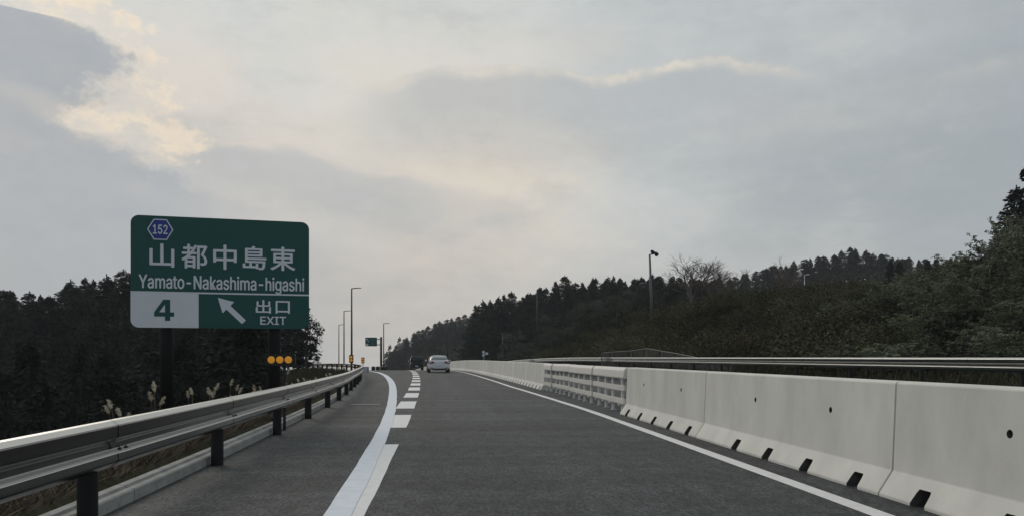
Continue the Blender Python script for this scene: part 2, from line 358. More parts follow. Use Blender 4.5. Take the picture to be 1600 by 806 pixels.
# ------------------------------------------------------------------ layout of the road (x to the right, y ahead)
def lerp(pts, y):
    return float(np.interp(y, [p[0] for p in pts], [p[1] for p in pts]))
class Curve:                                # smooth interpolation through knots
    def __init__(s, pts):
        s.x = np.array([p[0] for p in pts], float); s.y = np.array([p[1] for p in pts], float)
        d = np.gradient(s.y, s.x); s.d = d
    def __call__(s, t):
        t = float(t)
        if t <= s.x[0]: return float(s.y[0]+s.d[0]*(t-s.x[0]))
        if t >= s.x[-1]: return float(s.y[-1]+s.d[-1]*(t-s.x[-1]))
        i = int(np.searchsorted(s.x, t)-1); h = s.x[i+1]-s.x[i]; q = (t-s.x[i])/h
        return float((2*q**3-3*q*q+1)*s.y[i]+(q**3-2*q*q+q)*h*s.d[i]+(-2*q**3+3*q*q)*s.y[i+1]+(q**3-q*q)*h*s.d[i+1])
def cx(y):
    t = max(y-8, 0)
    return -0.00045*t*t if t < 200 else -18-.18*(t-200)
def zr(y):
    t = max(y-60, 0)
    return -0.00025*t*t if t < 90 else -2.025-.045*(t-90)
railx = Curve([(-10, -2.55), (2, -2.56), (9, -2.61), (12.8, -2.68), (16.1, -2.76), (19.6, -2.88), (22.5, -3.0), (25.8, -3.19), (29.9, -3.5), (38, -4.1), (47.5, -5.0), (58, -6.6), (68, -8.9), (80, -12.2), (95, -17), (120, -27)])
solidx = Curve([(-10, -.80), (2, -.81), (6.2, -.83), (9.5, -.90), (12.5, -.985), (19.5, -1.29), (23.5, -1.52), (27.6, -1.77), (37, -2.43), (47, -3.3), (57, -4.35), (66, -5.6), (80, -8.4), (100, -13.2), (120, -19.5)])
def rightx(y): return 3.46+cx(y)*.95-(.0 if y < 18 else min(.02*(y-18), .3))
def barx(y): return 3.92+cx(y)
ORX = 13.0                                   # guardrail on the far side of the opposite carriageway
def orx(y): return ORX+cx(y)*.98
def zo(y): return zr(y)+.45
ys = [y for y in np.arange(-30, 100, 2.0)]+[y for y in np.arange(100, 420, 5.0)]

def surface(name, left, right, zf, m, n=6, yy=ys, kind='structure'):
    rows = []
    for y in yy:
        a, b = left(y), right(y); rows.append([(a+(b-a)*k/n, y, zf(y, a+(b-a)*k/n)) for k in range(n+1)])
    o = MB().strip(rows).build(name, m, recalc=False); structure(o, kind); return o
surface('road', lambda y: (railx(y)-.22) if y < 120 else railx(120)-.22+(cx(y)-cx(120)), lambda y: barx(y)+.5, lambda y, x: zr(y), M_asphalt)
surface('opposite_road', lambda y: barx(y)+.5, lambda y: orx(y)+.45, lambda y, x: zr(y)+.45*min(max((x-barx(y)-.5)/(orx(y)-barx(y)-.5), 0), 1), M_asphalt2)
def ribbon(mb, fl, fr, y0, y1, dz, step=1.0):
    n = max(1, int(round((y1-y0)/step))); mb.strip([[(fl(y), y, zr(y)+dz), (fr(y), y, zr(y)+dz)] for y in np.linspace(y0, y1, n+1)])
def wob(seed, a): return lambda y: a*(math.sin(y*1.7+seed)+.6*math.sin(y*4.3+2*seed))
w1, w2 = wob(1, .004), wob(5, .004)
mb = MB(); ribbon(mb, lambda y: rightx(y)-.09+w1(y), lambda y: rightx(y)+.09+w2(y), -5, 200, .004)
o = mb.build('edge_line_marking', M_paint, recalc=False); structure(o)
dr = lambda y: -.60+cx(y)-.0025*min(max(y, 0), 40)+w1(y); dl = lambda y: max(dr(y)-.45, solidx(y)-.05) if y < 14 else dr(y)-.45
mb = MB(); ribbon(mb, dl, dr, 0.5, 5.9, .004, .5); ribbon(mb, dl, dr, 6.0, 11.15, .004, .5)
s = 13.8
while s < 130: ribbon(mb, dl, dr, s, s+3.05, .004, .5); s += 5.17
structure(mb.build('lane_dash_marking', M_paint, recalc=False))
mb = MB(); sw_ = lambda y: .11+.05*min(max((y-14)/25, 0), 1)
ribbon(mb, lambda y: solidx(y)-sw_(y)+w1(y*1.3), lambda y: solidx(y)+sw_(y)+w2(y*1.1), -5, 118, .009, .5)
structure(mb.build('exit_line_marking', M_paint2, recalc=False))

# ------------------------------------------------------------------ ground sheet
def W(u, d): k = pix_dir(u, 558); return (k.x*d, k.y*d)
CP = []                                       # (x, y, z) control heights
def cp(u, d, z): x, y = W(u, d); CP.append((x, y, z))
for u, d, z in [(0, 45, -12), (100, 45, -12), (200, 45, -11), (300, 48, -11), (400, 55, -10), (470, 65, -8),
                (0, 70, -9), (150, 70, -9), (300, 75, -8), (430, 80, -7), (0, 95, -6), (200, 95, -5), (350, 100, -5), (450, 105, -6),
                (0, 125, 2), (200, 125, 6), (330, 125, 5), (450, 130, 0), (0, 180, 3), (300, 180, 4), (500, 150, -8), (510, 200, -9), (530, 260, -11), (540, 330, -12), (580, 450, -14), (560, 200, -8), (600, 260, -10),
                (-400, 60, -6), (-400, 150, 0), (300, 400, 0), (0, 400, 5), (600, 600, -10), (640, 600, -10),
                (620, 350, -4), (660, 350, 4), (700, 350, 9), (740, 350, 12), (790, 350, 14), (700, 250, -1), (740, 180, 1), (780, 180, 5), (850, 180, 8.5), (930, 180, 11), (1020, 180, 11.5), (1100, 180, 11),
                (720, 140, -1.2), (780, 120, -.2), (860, 120, 1.5), (930, 120, 4), (1000, 120, 7),
                (860, 80, .2), (900, 75, 1.2), (940, 75, 2.8), (1000, 75, 4.7), (1060, 75, 5.4), (1150, 72, 5.3), (1230, 70, 5.3), (1300, 65, 5.6), (1000, 100, 6.6), (1085, 100, 7.2), (1180, 100, 6.8),
                (900, 52, .2), (960, 48, .6), (1040, 45, 1.2), (1120, 42, 1.6), (1200, 40, 1.5), (1000, 36, .5), (1100, 32, .5), (1240, 30, .6), (1400, 26, .7), (1600, 22, .8),
                (1080, 260, 17), (1200, 260, 23), (1330, 260, 29), (1440, 250, 25), (1560, 250, 18), (1700, 200, 16),
                (1350, 45, 3), (1450, 42, 3), (1550, 40, 3), (1650, 38, 3.2), (1400, 60, 5.5), (1500, 58, 6), (1620, 55, 6), (1600, 75, 8), (1450, 90, 9), (1900, 50, 5), (2400, 40, 5), (2400, 90, 10),
                (900, 350, 15), (1100, 400, 30), (1400, 400, 30), (1800, 350, 25)]: cp(u, d, z)
CP += [(-60, -60, -8), (60, -60, 6), (0, -100, 0), (-200, -100, 0), (200, -100, 10), (0, -400, 5), (-400, 0, 10), (400, 0, 15), (-40, 0, -9), (-25, 10, -6.5), (-22, 25, -6.5), (40, 0, 4), (-500, 500, 12), (500, 500, 35), (-500, -500, 5), (500, -500, 10), (0, 590, -10)]
CPA = np.array(CP)
def hills(x, y):
    x = np.asarray(x, float); y = np.asarray(y, float)
    d2 = (x[..., None]-CPA[:, 0])**2+(y[..., None]-CPA[:, 1])**2
    r = np.hypot(x, y)[..., None]
    w = 1/(d2+(.06*r)**2+9)**2.2
    return (w*CPA[:, 2]).sum(-1)/w.sum(-1)
def sstep(t): t = np.clip(t, 0, 1); return t*t*(3-2*t)
def vec(f, y): return np.vectorize(f)(y)
def ground_z(x, y):
    x = np.asarray(x, float); y = np.asarray(y, float)
    h = hills(x, y)
    yc = np.clip(y, -30, 415)
    xl = np.where(yc < 120, vec(lambda t: railx(min(t, 120)), yc), railx(120)+vec(cx, yc)-cx(120))-.5
    xr = vec(orx, yc)+.45
    base = vec(zr, yc)
    past = np.maximum(np.abs(y-yc)/20, 0)
    dl_ = xl-x; dr_ = x-xr
    left = base+.10-.10*np.clip(dl_, 0, 2)-.26*np.clip(dl_-2, 0, 60)
    right = base+.40+.04*np.clip(dr_, 0, 3)
    bl = sstep((dl_-3)/16); br = sstep((dr_-1.5)/12)
    out = np.where(dl_ > 0, left*(1-bl)+h*bl, np.where(dr_ > 0, right*(1-br)+h*br, base-.12))
    mid = (dl_ <= 0) & (dr_ <= 0)
    out = np.where(mid, base-.12, out)
    pk = sstep(past); return out*(1-pk)+h*pk
def spaced(a, b, near, far, lim):
    v = [a]
    while v[-1] < b: t = abs(v[-1]); v.append(v[-1]+near+(far-near)*min(1, t/lim))
    return v
# grid in (s,y) with s measured from the road's own curve so that kerbs are followed exactly
def make_ground():
    yy = sorted(set(list(np.arange(-600, -30, 30.))+list(np.arange(-30, 110, 2.))+list(np.arange(110, 420, 6.))+list(np.arange(420, 640, 20.))))
    offs = [0, .25, .6, 1.2, 2, 3, 4.5, 6, 8, 10, 13, 16, 20, 25, 30, 36, 43, 50, 60, 70, 82, 95, 110, 130, 155, 185, 220, 260, 320, 400, 500, 600]
    rows = []
    for y in yy:
        yc = min(max(y, -30), 415)
        xl = (railx(yc) if yc < 120 else railx(120)+cx(yc)-cx(120))-.5; xr = orx(yc)+.45
        xs = [xl-q for q in reversed(offs)]+[xl+.05]+[xr-.05]+[xr+q for q in offs]
        X = np.array(xs); Z = ground_z(X, np.full(len(X), y)); rows.append(list(zip(X, [y]*len(X), Z)))
    o = MB().strip(rows).build('ground', M_ground, recalc=False, smooth=True); structure(o)
    return o
make_ground()

# ------------------------------------------------------------------ kerb (separate blocks joined in one run, joints cut)
def sweep_pts(fx, zf, y0, y1, step):
    return [(y, fx(y), zf(y)) for y in np.arange(y0, y1+1e-6, step)]
def sweep(mb, prof, fx, zf, y0, y1, step=1.0, close=True):
    """prof: (offset across, height); the run follows x=fx(y)"""
    base = len(mb.v); n = len(prof); yy = np.linspace(y0, y1, max(2, int(round((y1-y0)/step))+1))
    for y in yy:
        t = Vector((fx(y+.05)-fx(y-.05), .1)).normalized(); nx, ny = t.y, -t.x
        for a, h in prof: mb.v.append((fx(y)+nx*a, y+ny*a, zf(y)+h))
    m = n if close else n-1
    for i in range(len(yy)-1):
        for k in range(m):
            a = base+i*n+k; b = base+i*n+(k+1) % n; mb.f.append((a, b, b+n, a+n))
    if close:
        mb.f.append(tuple(base+k for k in range(n))); e = base+(len(yy)-1)*n; mb.f.append(tuple(e+k for k in reversed(range(n))))
kroot = empty('kerb', (0, 0, 0), label='pale concrete kerb running along the foot of the left guardrail', cat='kerb')
prof = [(0, -.1), (0, .095), (-.012, .108), (-.07, .112), (-.08, .135), (-.145, .142), (-.155, .13), (-.155, -.1)]
y = 1.0; kx = lambda t: railx(t)-.10
while y < 62:
    mb = MB(); sweep(mb, prof, kx, zr, y, y+1.985, .5); o = mb.build('kerb_block', M_curb, kroot); y += 2.0
# ------------------------------------------------------------------ left guardrail
def wbeam(top, bot, depth):                   # two bulges towards +x, then a return so that it has thickness
    h = top-bot; f = []
    pts = [(0, 0), (.45, .015), (.93, .10), (1, .13), (1, .33), (.88, .375), (.2, .47), (.1, .50), (.1, .61), (.25, .64), (.94, .685), (1, .70), (1, .84), (.9, .88), (.3, .97), (.05, 1)]
    for a, t in pts: f.append((depth*a, top-h*t))
    for a, t in reversed(pts): f.append((depth*a-.012, top-h*t+(-.006 if t < .5 else .006)))
    return f
g = empty('guardrail', (0, 0, 0), label='long dark brown steel guardrail curving along the left edge of the road', cat='guardrail')
fx = lambda y: railx(y)+.07
mb = MB(); sweep(mb, wbeam(.78, .42, .07), fx, zr, -2, 62, .5); beam = mb.build('beam', M_rail, g, smooth=True, sharp=9)
mb = MB(); sweep(mb, wbeam(.74, .42, .065), fx, zr, 62, 105, 1.5); mb.build('beam', M_rail, g, smooth=True, sharp=9)
post_y = [2.45, 5.85, 9.2, 12.75, 16.1, 19.6, 22.7, 26.0, 29.6]
while post_y[-1] < 100: post_y.append(post_y[-1]+3.4)
for y in post_y:
    x = railx(y); z = zr(y)
    p = MB().tube([(x, y, z-.2), (x, y, z+.68)], .07, 20).build('post', M_railpost, g, smooth=False)
    if y < 40:
        br = MB().box((x+.062, y, z+.60), (.02, .08, .24)).build('bracket', M_railpost, p, bevel=.004)
for y in [y+.35 for y in post_y[:12]]:         # splice laps and their bolts
    mb = MB(); sweep(mb, [(a+.003, h) for a, h in wbeam(.781, .419, .07)][:16], fx, zr, y-.16, y+.16, .32, close=False)
    sp_ = mb.build('splice_plate', M_rail, g, smooth=True, sharp=9)
    if y < 26:
        for dy in (-.06, .06):
            for a, t in ((.62, .09), (.6, .635)):
                hgt = .78-.36*t; xx = fx(y+dy)+.07*a
                MB().tube([(xx-.01, y+dy, zr(y)+hgt-.008), (xx+.006, y+dy, zr(y)+hgt+.007)], .014, 8).build('bolt', M_bolt, sp_)
# ------------------------------------------------------------------ far-side guardrail
g2 = empty('guardrail', (0, 0, 0), label='grey steel guardrail on the far side of the opposite carriageway, before the bushes', cat='guardrail')
mb = MB(); pr = [(-a, h) for a, h in wbeam(.80, .46, .06)]; sweep(mb, pr, orx, zo, 4, 150, 1.0); mb.build('beam', M_grail, g2, smooth=True, sharp=9)
y = 9.0
while y < 135:
    MB().tube([(orx(y)+.08, y, zo(y)-.3), (orx(y)+.08, y, zo(y)+.72)], .057, 10).build('post', M_railpost, g2)
    if y < 60: MB().box((orx(y)+.035, y, zo(y)+.63), (.05, .07, .10)).build('bracket', M_bolt, g2)
    y += 3.62
y = 10.8
while y < 60:
    mb = MB(); sweep(mb, [(-a-.003, h) for a, h in wbeam(.801, .459, .06)][:16], orx, zo, y-.15, y+.15, .3, close=False); mb.build('splice_plate', M_grail, g2, smooth=True, sharp=9); y += 3.62

# ------------------------------------------------------------------ concrete barrier blocks
def barrier_mesh(slots, holes, name):
    Lg = 5.0
    prof = [(0, 0), (.0, .03), (.135, .235), (.17, 1.015), (.19, 1.035), (.36, 1.035), (.38, 1.015), (.415, .235), (.55, .03), (.55, 0)]
    b = MB().prism(prof, .0075, Lg+.0075).build('barrier_block', M_conc, bevel=.004)
    cut = MB()
    for s_ in slots:
        w = .105; sec = [(-w, -.05), (w, -.05), (w*.84, .115), (w*.72, .145), (-w*.72, .145), (-w*.84, .115)]
        cut.add([(xx_, s_+a, h_) for xx_ in (-.1, .34) for a, h_ in sec], [tuple(range(6)), tuple(reversed(range(6, 12)))]+[(i_, i_+6, (i_+1) % 6+6, (i_+1) % 6) for i_ in range(6)])
    for h in holes: cut.tube([(.05, h, .70), (.27, h, .70)], .032, 16)
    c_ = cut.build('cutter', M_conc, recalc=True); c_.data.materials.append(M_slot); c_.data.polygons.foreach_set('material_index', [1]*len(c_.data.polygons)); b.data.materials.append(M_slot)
    md = b.modifiers.new('cut', 'BOOLEAN'); md.object = c_; md.solver = 'EXACT'
    dg = bpy.context.evaluated_depsgraph_get(); me = bpy.data.meshes.new_from_object(b.evaluated_get(dg))
    me.name = name
    for o_ in (b, c_): bpy.data.objects.remove(o_)
    return me
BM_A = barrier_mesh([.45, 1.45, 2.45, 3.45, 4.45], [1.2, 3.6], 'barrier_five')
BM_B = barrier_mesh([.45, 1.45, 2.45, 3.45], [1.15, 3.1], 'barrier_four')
def place_barrier(me, y, label, group):
    t = math.atan2(barx(y+5)-barx(y), 5.0); tz = math.atan2(zr(y+5)-zr(y), 5.0)
    o = link('concrete_barrier', me, M_conc); o.location = (barx(y), y, zr(y)-.002); o.rotation_euler = (tz, 0, -t); return tag(o, label, 'barrier', group)
grp = 'concrete barrier blocks between the carriageways'
place_barrier(BM_A, 1.60, 'nearest pale concrete barrier block, cut off by the right edge of the picture', grp)
place_barrier(BM_B, 6.62, 'long middle concrete barrier block with two round holes, second from the right edge', grp)
place_barrier(BM_A, 11.64, 'concrete barrier block just on the near side of the slatted steel gap', grp)
place_barrier(BM_A, -3.42, 'concrete barrier block beside the camera, wholly outside the picture', grp)
y = 29.15; k = 0
while y < 150:
    place_barrier(BM_A, y, 'first concrete barrier block just beyond the slatted steel gap' if k == 0 else 'concrete barrier block in the long far run curving left behind the white car', grp if k == 0 else 'far run of concrete barrier blocks'); y += 4.99; k += 1

# ------------------------------------------------------------------ slatted steel gap modules
words = ['nearest the camera', 'second nearest', 'third nearest', 'middle one', 'third from the far end', 'second from the far end', 'at the far end by the concrete']
n_mod = 7; y0 = 16.72; Lm = 12.35/n_mod
hood = [(0, .80), (-.012, .83), (.0, .93), (.008, .98), (.03, 1.02), (.08, 1.045), (.22, 1.045), (.27, 1.02), (.30, .93), (.30, .80)]
hood = [(a+.04, h-.02) for a, h in hood]
proto = None
for k in range(n_mod):
    y = y0+k*Lm
    if proto is None:
        r = empty('slatted_barrier')
        MB().prism(hood, .022, Lm-.022).build('top_beam', M_slat, r, bevel=.004)
        for zc in (.565, .27):
            for xx in (.065,): MB().box((xx, Lm/2, zc), (.05, Lm-.044, .13)).build('slat', M_slat, r, bevel=.012)
        for q in (.25, .75):
            p = MB().box((.125, Lm*q, .40), (.05, .11, .80)).build('post', M_slat, r, bevel=.004)
            MB().box((.21, Lm*q, .72), (.12, .08, .10)).build('bracket', M_galv, p, bevel=.003)
            MB().box((.07, Lm*q, .185), (.10, .11, .035)).build('bracket', M_slat, p, bevel=.003)
            MB().box((.14, Lm*q, .012), (.12, .12, .02)).build('foot_plate', M_galv, p)
        proto = r
    else: r = copy_tree(proto)
    t = math.atan2(barx(y+Lm)-barx(y), Lm)
    r.location = (barx(y)+.07+(.02 if k in (4, 5) else 0), y, zr(y)+(.012 if k == 4 else 0)); r.rotation_euler = (0, 0, -t+R([.9, -.8, .5, -.5, .6, -.7, .5][k]))
    tag(r, 'cream slatted steel barrier module, '+words[k], 'barrier', 'slatted steel modules filling the barrier gap')

# ------------------------------------------------------------------ text
try: SANS = bpy.data.fonts.load(bpy.utils.resource_path('LOCAL')+'/datafiles/fonts/Inter.woff2')   # Blender's own interface font
except Exception: SANS = None
def text_mesh(s_, size, weight=0.0, thick=.004, xs=1.0, align='CENTER'):
    cu = bpy.data.curves.new('txt', 'FONT'); cu.body = s_; cu.size = size; cu.align_x = align; cu.align_y = 'CENTER'
    if SANS and ord(s_[0]) < 128: cu.font = SANS
    cu.offset = weight; cu.extrude = thick; cu.resolution_u = 6
    o = bpy.data.objects.new('txt', cu); col.objects.link(o); dg = bpy.context.evaluated_depsgraph_get()
    me = bpy.data.meshes.new_from_object(o.evaluated_get(dg)); bpy.data.objects.remove(o)
    co = np.empty(len(me.vertices)*3); me.vertices.foreach_get('co', co); co = co.reshape(-1, 3)
    return me, co
def put_text(s_, cxx, cz, w, h, parent, m, weight=0.0, y=-.03, name='lettering', label=None, bold=0.0):
    """lettering fitted to width w and height h, centred on (cxx, cz) of a panel facing -y"""
    me, co = text_mesh(s_, 1.0, weight)
    mn, mx = co.min(0), co.max(0)
    co[:, 0] = (co[:, 0]-(mn[0]+mx[0])/2)/(mx[0]-mn[0])*w+cxx
    z = (co[:, 1]-(mn[1]+mx[1])/2)/(mx[1]-mn[1])*h+cz; yy = y-co[:, 2]*.5
    out = np.stack([co[:, 0], yy, z], 1); me.vertices.foreach_set('co', out.ravel()); me.update()
    if bold:                                   # thicken the strokes with shifted layers of the same outline
        bm = bmesh.new()
        for i_, (ox, oz) in enumerate(((-.5, 0), (.5, 0), (0, .4), (0, -.4))):
            n0 = len(bm.verts); bm.from_mesh(me); bm.verts.ensure_lookup_table()
            for v_ in bm.verts[n0:]: v_.co += Vector((ox*bold, -.0012*i_, oz*bold))
        bm.to_mesh(me); bm.free()
    me.materials.clear(); o = link(name, me, m, parent)
    if label: o['label'] = label
    return o
def rrect(x0, x1, z0, z1, r, n=8, corners=(1, 1, 1, 1)):
    p = []
    for (cx_, cz_, a0, on, qx, qz) in ((x1-r, z1-r, 0, corners[0], x1, z1), (x0+r, z1-r, 90, corners[1], x0, z1), (x0+r, z0+r, 180, corners[2], x0, z0), (x1-r, z0+r, 270, corners[3], x1, z0)):
        if on: p += [(cx_+r*math.cos(R(a0+90*k/n)), cz_+r*math.sin(R(a0+90*k/n))) for k in range(n+1)]
        else: p.append((qx, qz))
    return p
# ------------------------------------------------------------------ exit sign
bl_, br_ = at(204, 511, 14.6), at(483, 512, 15.45)
Wd = math.hypot(br_.x-bl_.x, br_.y-bl_.y); Hh = 2.135
ang = math.atan2(br_.y-bl_.y, br_.x-bl_.x)
s = empty('exit_sign', (bl_.x, bl_.y, bl_.z-.0), ang, 'large green exit sign with white lettering and number 4 on two dark posts', 'sign')
MB().prism(rrect(0, Wd, 0, Hh, .15), 0, .03).build('panel', M_green, s)
MB().prism(rrect(.03, Wd-.03, .03, Hh-.03, .14), .031, .05).build('panel_back', M_back, s)
X = lambda f: f*Wd; Z = lambda f: (1-f)*Hh
MB().prism(rrect(0.0, X(.368), .0, Z(.69), .15, corners=(0, 0, 1, 0)), -.005, -.001).build('number_panel', M_white, s)
MB().box((Wd/2, -.004, Z(.683)), (Wd-.004, .006, .030)).build('divider_line', M_white, s)
hx = lambda r_, w_: [(X(.159)+r_*w_*a, Z(.122)+r_*b) for a, b in ((1, 0), (.5, .87), (-.5, .87), (-1, 0), (-.5, -.87), (.5, -.87))]
hb = MB().prism(hx(.228, 1.02), -.006, -.001).build('route_badge', M_white, s)
MB().prism(hx(.205, 1.02), -.009, -.0062).build('badge_face', M_blue, hb)
put_text('152', X(.159), Z(.122), .255, .175, hb, M_white, .0, -.013, bold=.008)
for i, ch in enumerate('山都中島東'):
    cxs = [.168, .345, .515, .683, .846][i]; wds = [.130, .140, .128, .132, .142][i]
    hh = [.205, .215, .22, .21, .215][i]
    put_text(ch, X(cxs), Z([.353, .354, .352, .350, .350][i]), X(wds), Hh*hh, s, M_white, 0, -.007, bold=.016)
put_text('Yamato-Nakashima-higashi', X(.507), Z(.603), X(.925), Hh*.155, s, M_white, 0, -.007, bold=.012)
b = MB(); qx = lambda a: X(.180)+(a-.5)*X(.108); qz = lambda a: Z(.842)+(a-.5)*Hh*.19
for pl in ([(.54, 0), (.80, 0), (.80, 1), (.54, 1)], [(0, .20), (.54, .20), (.54, .40), (0, .40)], [(.80, .20), (1, .20), (1, .40), (.80, .40)], [(0, .40), (.25, .40), (.54, .78), (.54, 1), (.46, 1)]):
    b.prism([(qx(a), qz(c_)) for a, c_ in pl], -.009, -.0052)
b.build('numeral', M_green, s)
put_text('出', X(.733), Z(.797), X(.085), Hh*.122, s, M_white, 0, -.007, bold=.010)
put_text('口', X(.845), Z(.800), X(.080), Hh*.115, s, M_white, 0, -.007, bold=.010)
put_text('EXIT', X(.79), Z(.925), X(.148), Hh*.073, s, M_white, 0, -.007, bold=.009)
tip = (X(.475), Z(.722)); tail = (X(.622), Z(.942)); d = Vector((tail[0]-tip[0], tail[1]-tip[1])).normalized(); nn = Vector((-d.y, d.x)); T = Vector(tip)
a_ = T+d*.27; e_ = Vector(tail)
poly = [T, a_+nn*.155, a_+nn*.052, e_+nn*.052, e_-nn*.052, a_-nn*.052, a_-nn*.155]
MB().prism([tuple(q) for q in poly], -.010, -.001).build('arrow', M_white, s)
for u_, d_ in ((257, 14.72), (428, 15.25)):
    q = at(u_, 558, d_); loc = Matrix.Rotation(-ang, 4, 'Z') @ (Vector((q.x, q.y, 0))-Vector((bl_.x, bl_.y, 0)))
    zb = float(ground_z(q.x, q.y))-.3-bl_.z
    MB().tube([(loc.x, .19, zb), (loc.x, .19, Hh-.15)], .122, 24).build('post', M_railpost, s, smooth=True)
for zz in (.35, 1.05, 1.75): MB().box((Wd/2, .085, zz), (Wd-.3, .06, .08)).build('cross_rail', M_back, s)

# ------------------------------------------------------------------ reflector posts
def reflector(u, v, d, n, label, horiz=True, rad=.061, zb=None):
    q = at(u, v, d); t = empty('reflector_post', (q.x, q.y, zb if zb is not None else float(ground_z(q.x, q.y))), 0, label, 'reflector', 'amber reflector posts along the left edge')
    h = q.z-t.location.z; sp = rad*2.35
    w_, hh = (sp*(n-1)+rad*2+.11, rad*2+.075) if horiz else (rad*2+.075, sp*(n-1)+rad*2+.11)
    MB().prism(rrect(-w_/2, w_/2, h-hh/2, h+hh/2, .035), -.03, .03).build('housing', M_black, t)
    for i in range(n):
        o_ = (i-(n-1)/2)*sp; c_ = (o_, h) if horiz else (0, h+o_)
        ln = MB().tube([(c_[0], -.031, c_[1]), (c_[0], -.045, c_[1]), (c_[0], -.052, c_[1])], [rad, rad, rad*.55], 24).build('lens', M_amber, t)
        MB().tube([(c_[0], -.030, c_[1]), (c_[0], -.040, c_[1])], rad*1.13, 24).build('lens_ring', M_black, t)
    px = .06 if horiz else 0
    MB().tube([(px, .045, -.2), (px, .045, h)], .026, 10).build('post', M_black, t)
    return t
reflector(438, 561.5, 13.2, 3, 'black plate with three round amber reflectors beneath the exit sign', zb=0.1)
reflector(549, 560, 40, 2, 'amber two-lens reflector stacked vertically before the tall lamp post', False, .070, zb=-.2)
reflector(567, 562.5, 62, 2, 'small red and amber stacked reflector near the end of the guardrail', False, .085, zb=-.3)

# ------------------------------------------------------------------ lamps
def lamp(u, vtop, d, arm, label, m=M_pole, r0=.10, name='street_lamp', lean=0.0):
    q = at(u, vtop, d); zb = float(ground_z(q.x, q.y))
    t = empty(name, (q.x, q.y, zb), -YAW, label, 'street lamp', 'tall lamp posts beyond the exit'); h = q.z-zb
    MB().tube([(0, 0, -.5), (0, 0, h*.5), (lean, 0, h)], [r0, r0*.8, r0*.6], 12).build('pole', m, t, smooth=True)
    MB().tube([(lean, 0, h-.06), (lean+arm*.6, 0, h+.02)], r0*.45, 8).build('arm', m, t)
    MB().box((lean+arm*.75, 0, h+.03), (arm*.7, .28, .10), taper=.8).build('lamp_head', m, t, bevel=.02)
    return t
lamp(549.5, 450, 112, 1.3, 'tallest slim street lamp, rising just left of the road ahead', r0=.16)
lamp(537.5, 485.5, 150, 1.3, 'second tallest slim street lamp, left of the tallest one', r0=.15)
lamp(529.5, 507, 185, 1.2, 'leftmost and lowest of the three slim street lamps on the left', r0=.14)
lamp(599.5, 505, 170, 1.2, 'slim street lamp right of the small green overhead sign', r0=.15)
lamp(699, 500, 150, .5, 'dark pole standing before the forest behind the white car', r0=.13, name='utility_pole')
lamp(839.5, 455, 105, .35, 'tall dark pole standing against the cedar wood beyond the barrier', r0=.13, name='utility_pole')
lamp(785.5, 520, 140, -.5, 'pale short lamp post low against the cedar wood', m=M_polegrey, r0=.11)
lamp(1257, 429, 120, .7, 'tiny pale lamp post on the hillside above the shrubs', m=M_white, r0=.07)
# flood lamp on the mound
q0 = at(1020, 462, 78); q1 = at(1015, 398, 78); zb = float(ground_z(q0.x, q0.y))
t = empty('flood_lamp', (q0.x, q0.y, zb), -YAW, 'leaning pole with twin floodlights on top of the shrub mound', 'floodlight')
hp = q1.z-zb; dx_ = (1015-1020)/1200*78
MB().tube([(0, 0, -.5), (dx_*.5, 0, hp*.5), (dx_, 0, hp)], [.17, .15, .10], 12).build('pole', M_polegrey, t, smooth=True)
MB().tube([(dx_-.05, 0, hp), (dx_+.55, 0, hp+.12)], .05, 8).build('arm', M_pole, t)
for ox, oz in ((.25, .30), (.62, .12)):
    f = MB().tube([(dx_+ox-.12, -.1, hp+oz+.1), (dx_+ox, .0, hp+oz+.03), (dx_+ox+.16, .15, hp+oz-.12)], [.07, .17, .21], 14).build('floodlight', M_black, t)
    MB().tube([(dx_+ox+.165, .155, hp+oz-.125), (dx_+ox+.18, .17, hp+oz-.14)], .18, 14).build('lens', M_white, f)
MB().box((dx_*.7+.12, 0, hp*.72), (.22, .2, .32)).build('control_box', M_black, t, bevel=.02)

# ------------------------------------------------------------------ small overhead direction sign
q = at(595.5, 526, 118); zb = zr(q.y)
t = empty('direction_sign', (q.x, q.y, zb), -YAW, 'small far green direction sign hung on a dark roadside pole', 'sign'); hp = q.z-zb
MB().tube([(0, 0, -.4), (0, 0, hp)], .17, 14).build('post', M_black, t, smooth=True)
for zz in (-.35, -1.2): MB().tube([(0, 0, hp+zz), (-.75, 0, hp+zz)], .06, 8).build('arm', M_black, t)
pn = MB().prism(rrect(-2.42, -.62, hp-1.42, hp-.08, .12), -.10, -.04).build('panel', M_green, t)
MB().prism(rrect(-2.38, -1.95, hp-1.38, hp-1.05, .05), -.112, -.101).build('number_panel', M_white, pn)
MB().prism([(-2.3, hp-.22), (-2.08, hp-.26), (-2.15, hp-.33), (-1.83, hp-.72), (-1.90, hp-.77), (-2.21, hp-.39), (-2.26, hp-.45)], -.112, -.101).build('arrow', M_white, pn)
for zz, w_ in ((.42, .85), (.72, .7), (1.05, .8)): MB().box((-1.2, -.106, hp-zz), (w_, .01, .07)).build('lettering', mat('faded_lettering%d' % int(zz*10), (.12, .25, .22), .6), pn)
# crash cushion at its foot
t = empty('crash_cushion', (q.x+.1, q.y-3, zr(q.y-3)), 0, 'low dark crash cushion at the foot of the small green sign', 'crash cushion')
for i, xx in enumerate((-1.0, -.35, .3, .9)):
    MB().tube([(xx, 0, 0), (xx, 0, .62), (xx, 0, .72)], [.30, .30, .22], 16).build('drum', M_black, t)
# amber stacked drum right beside
q = at(597, 566, 112)
0 and reflector(597, 566, 112, 2, 'tiny red reflector at the crash cushion below the small green sign', False, .16, zb=zr(112))
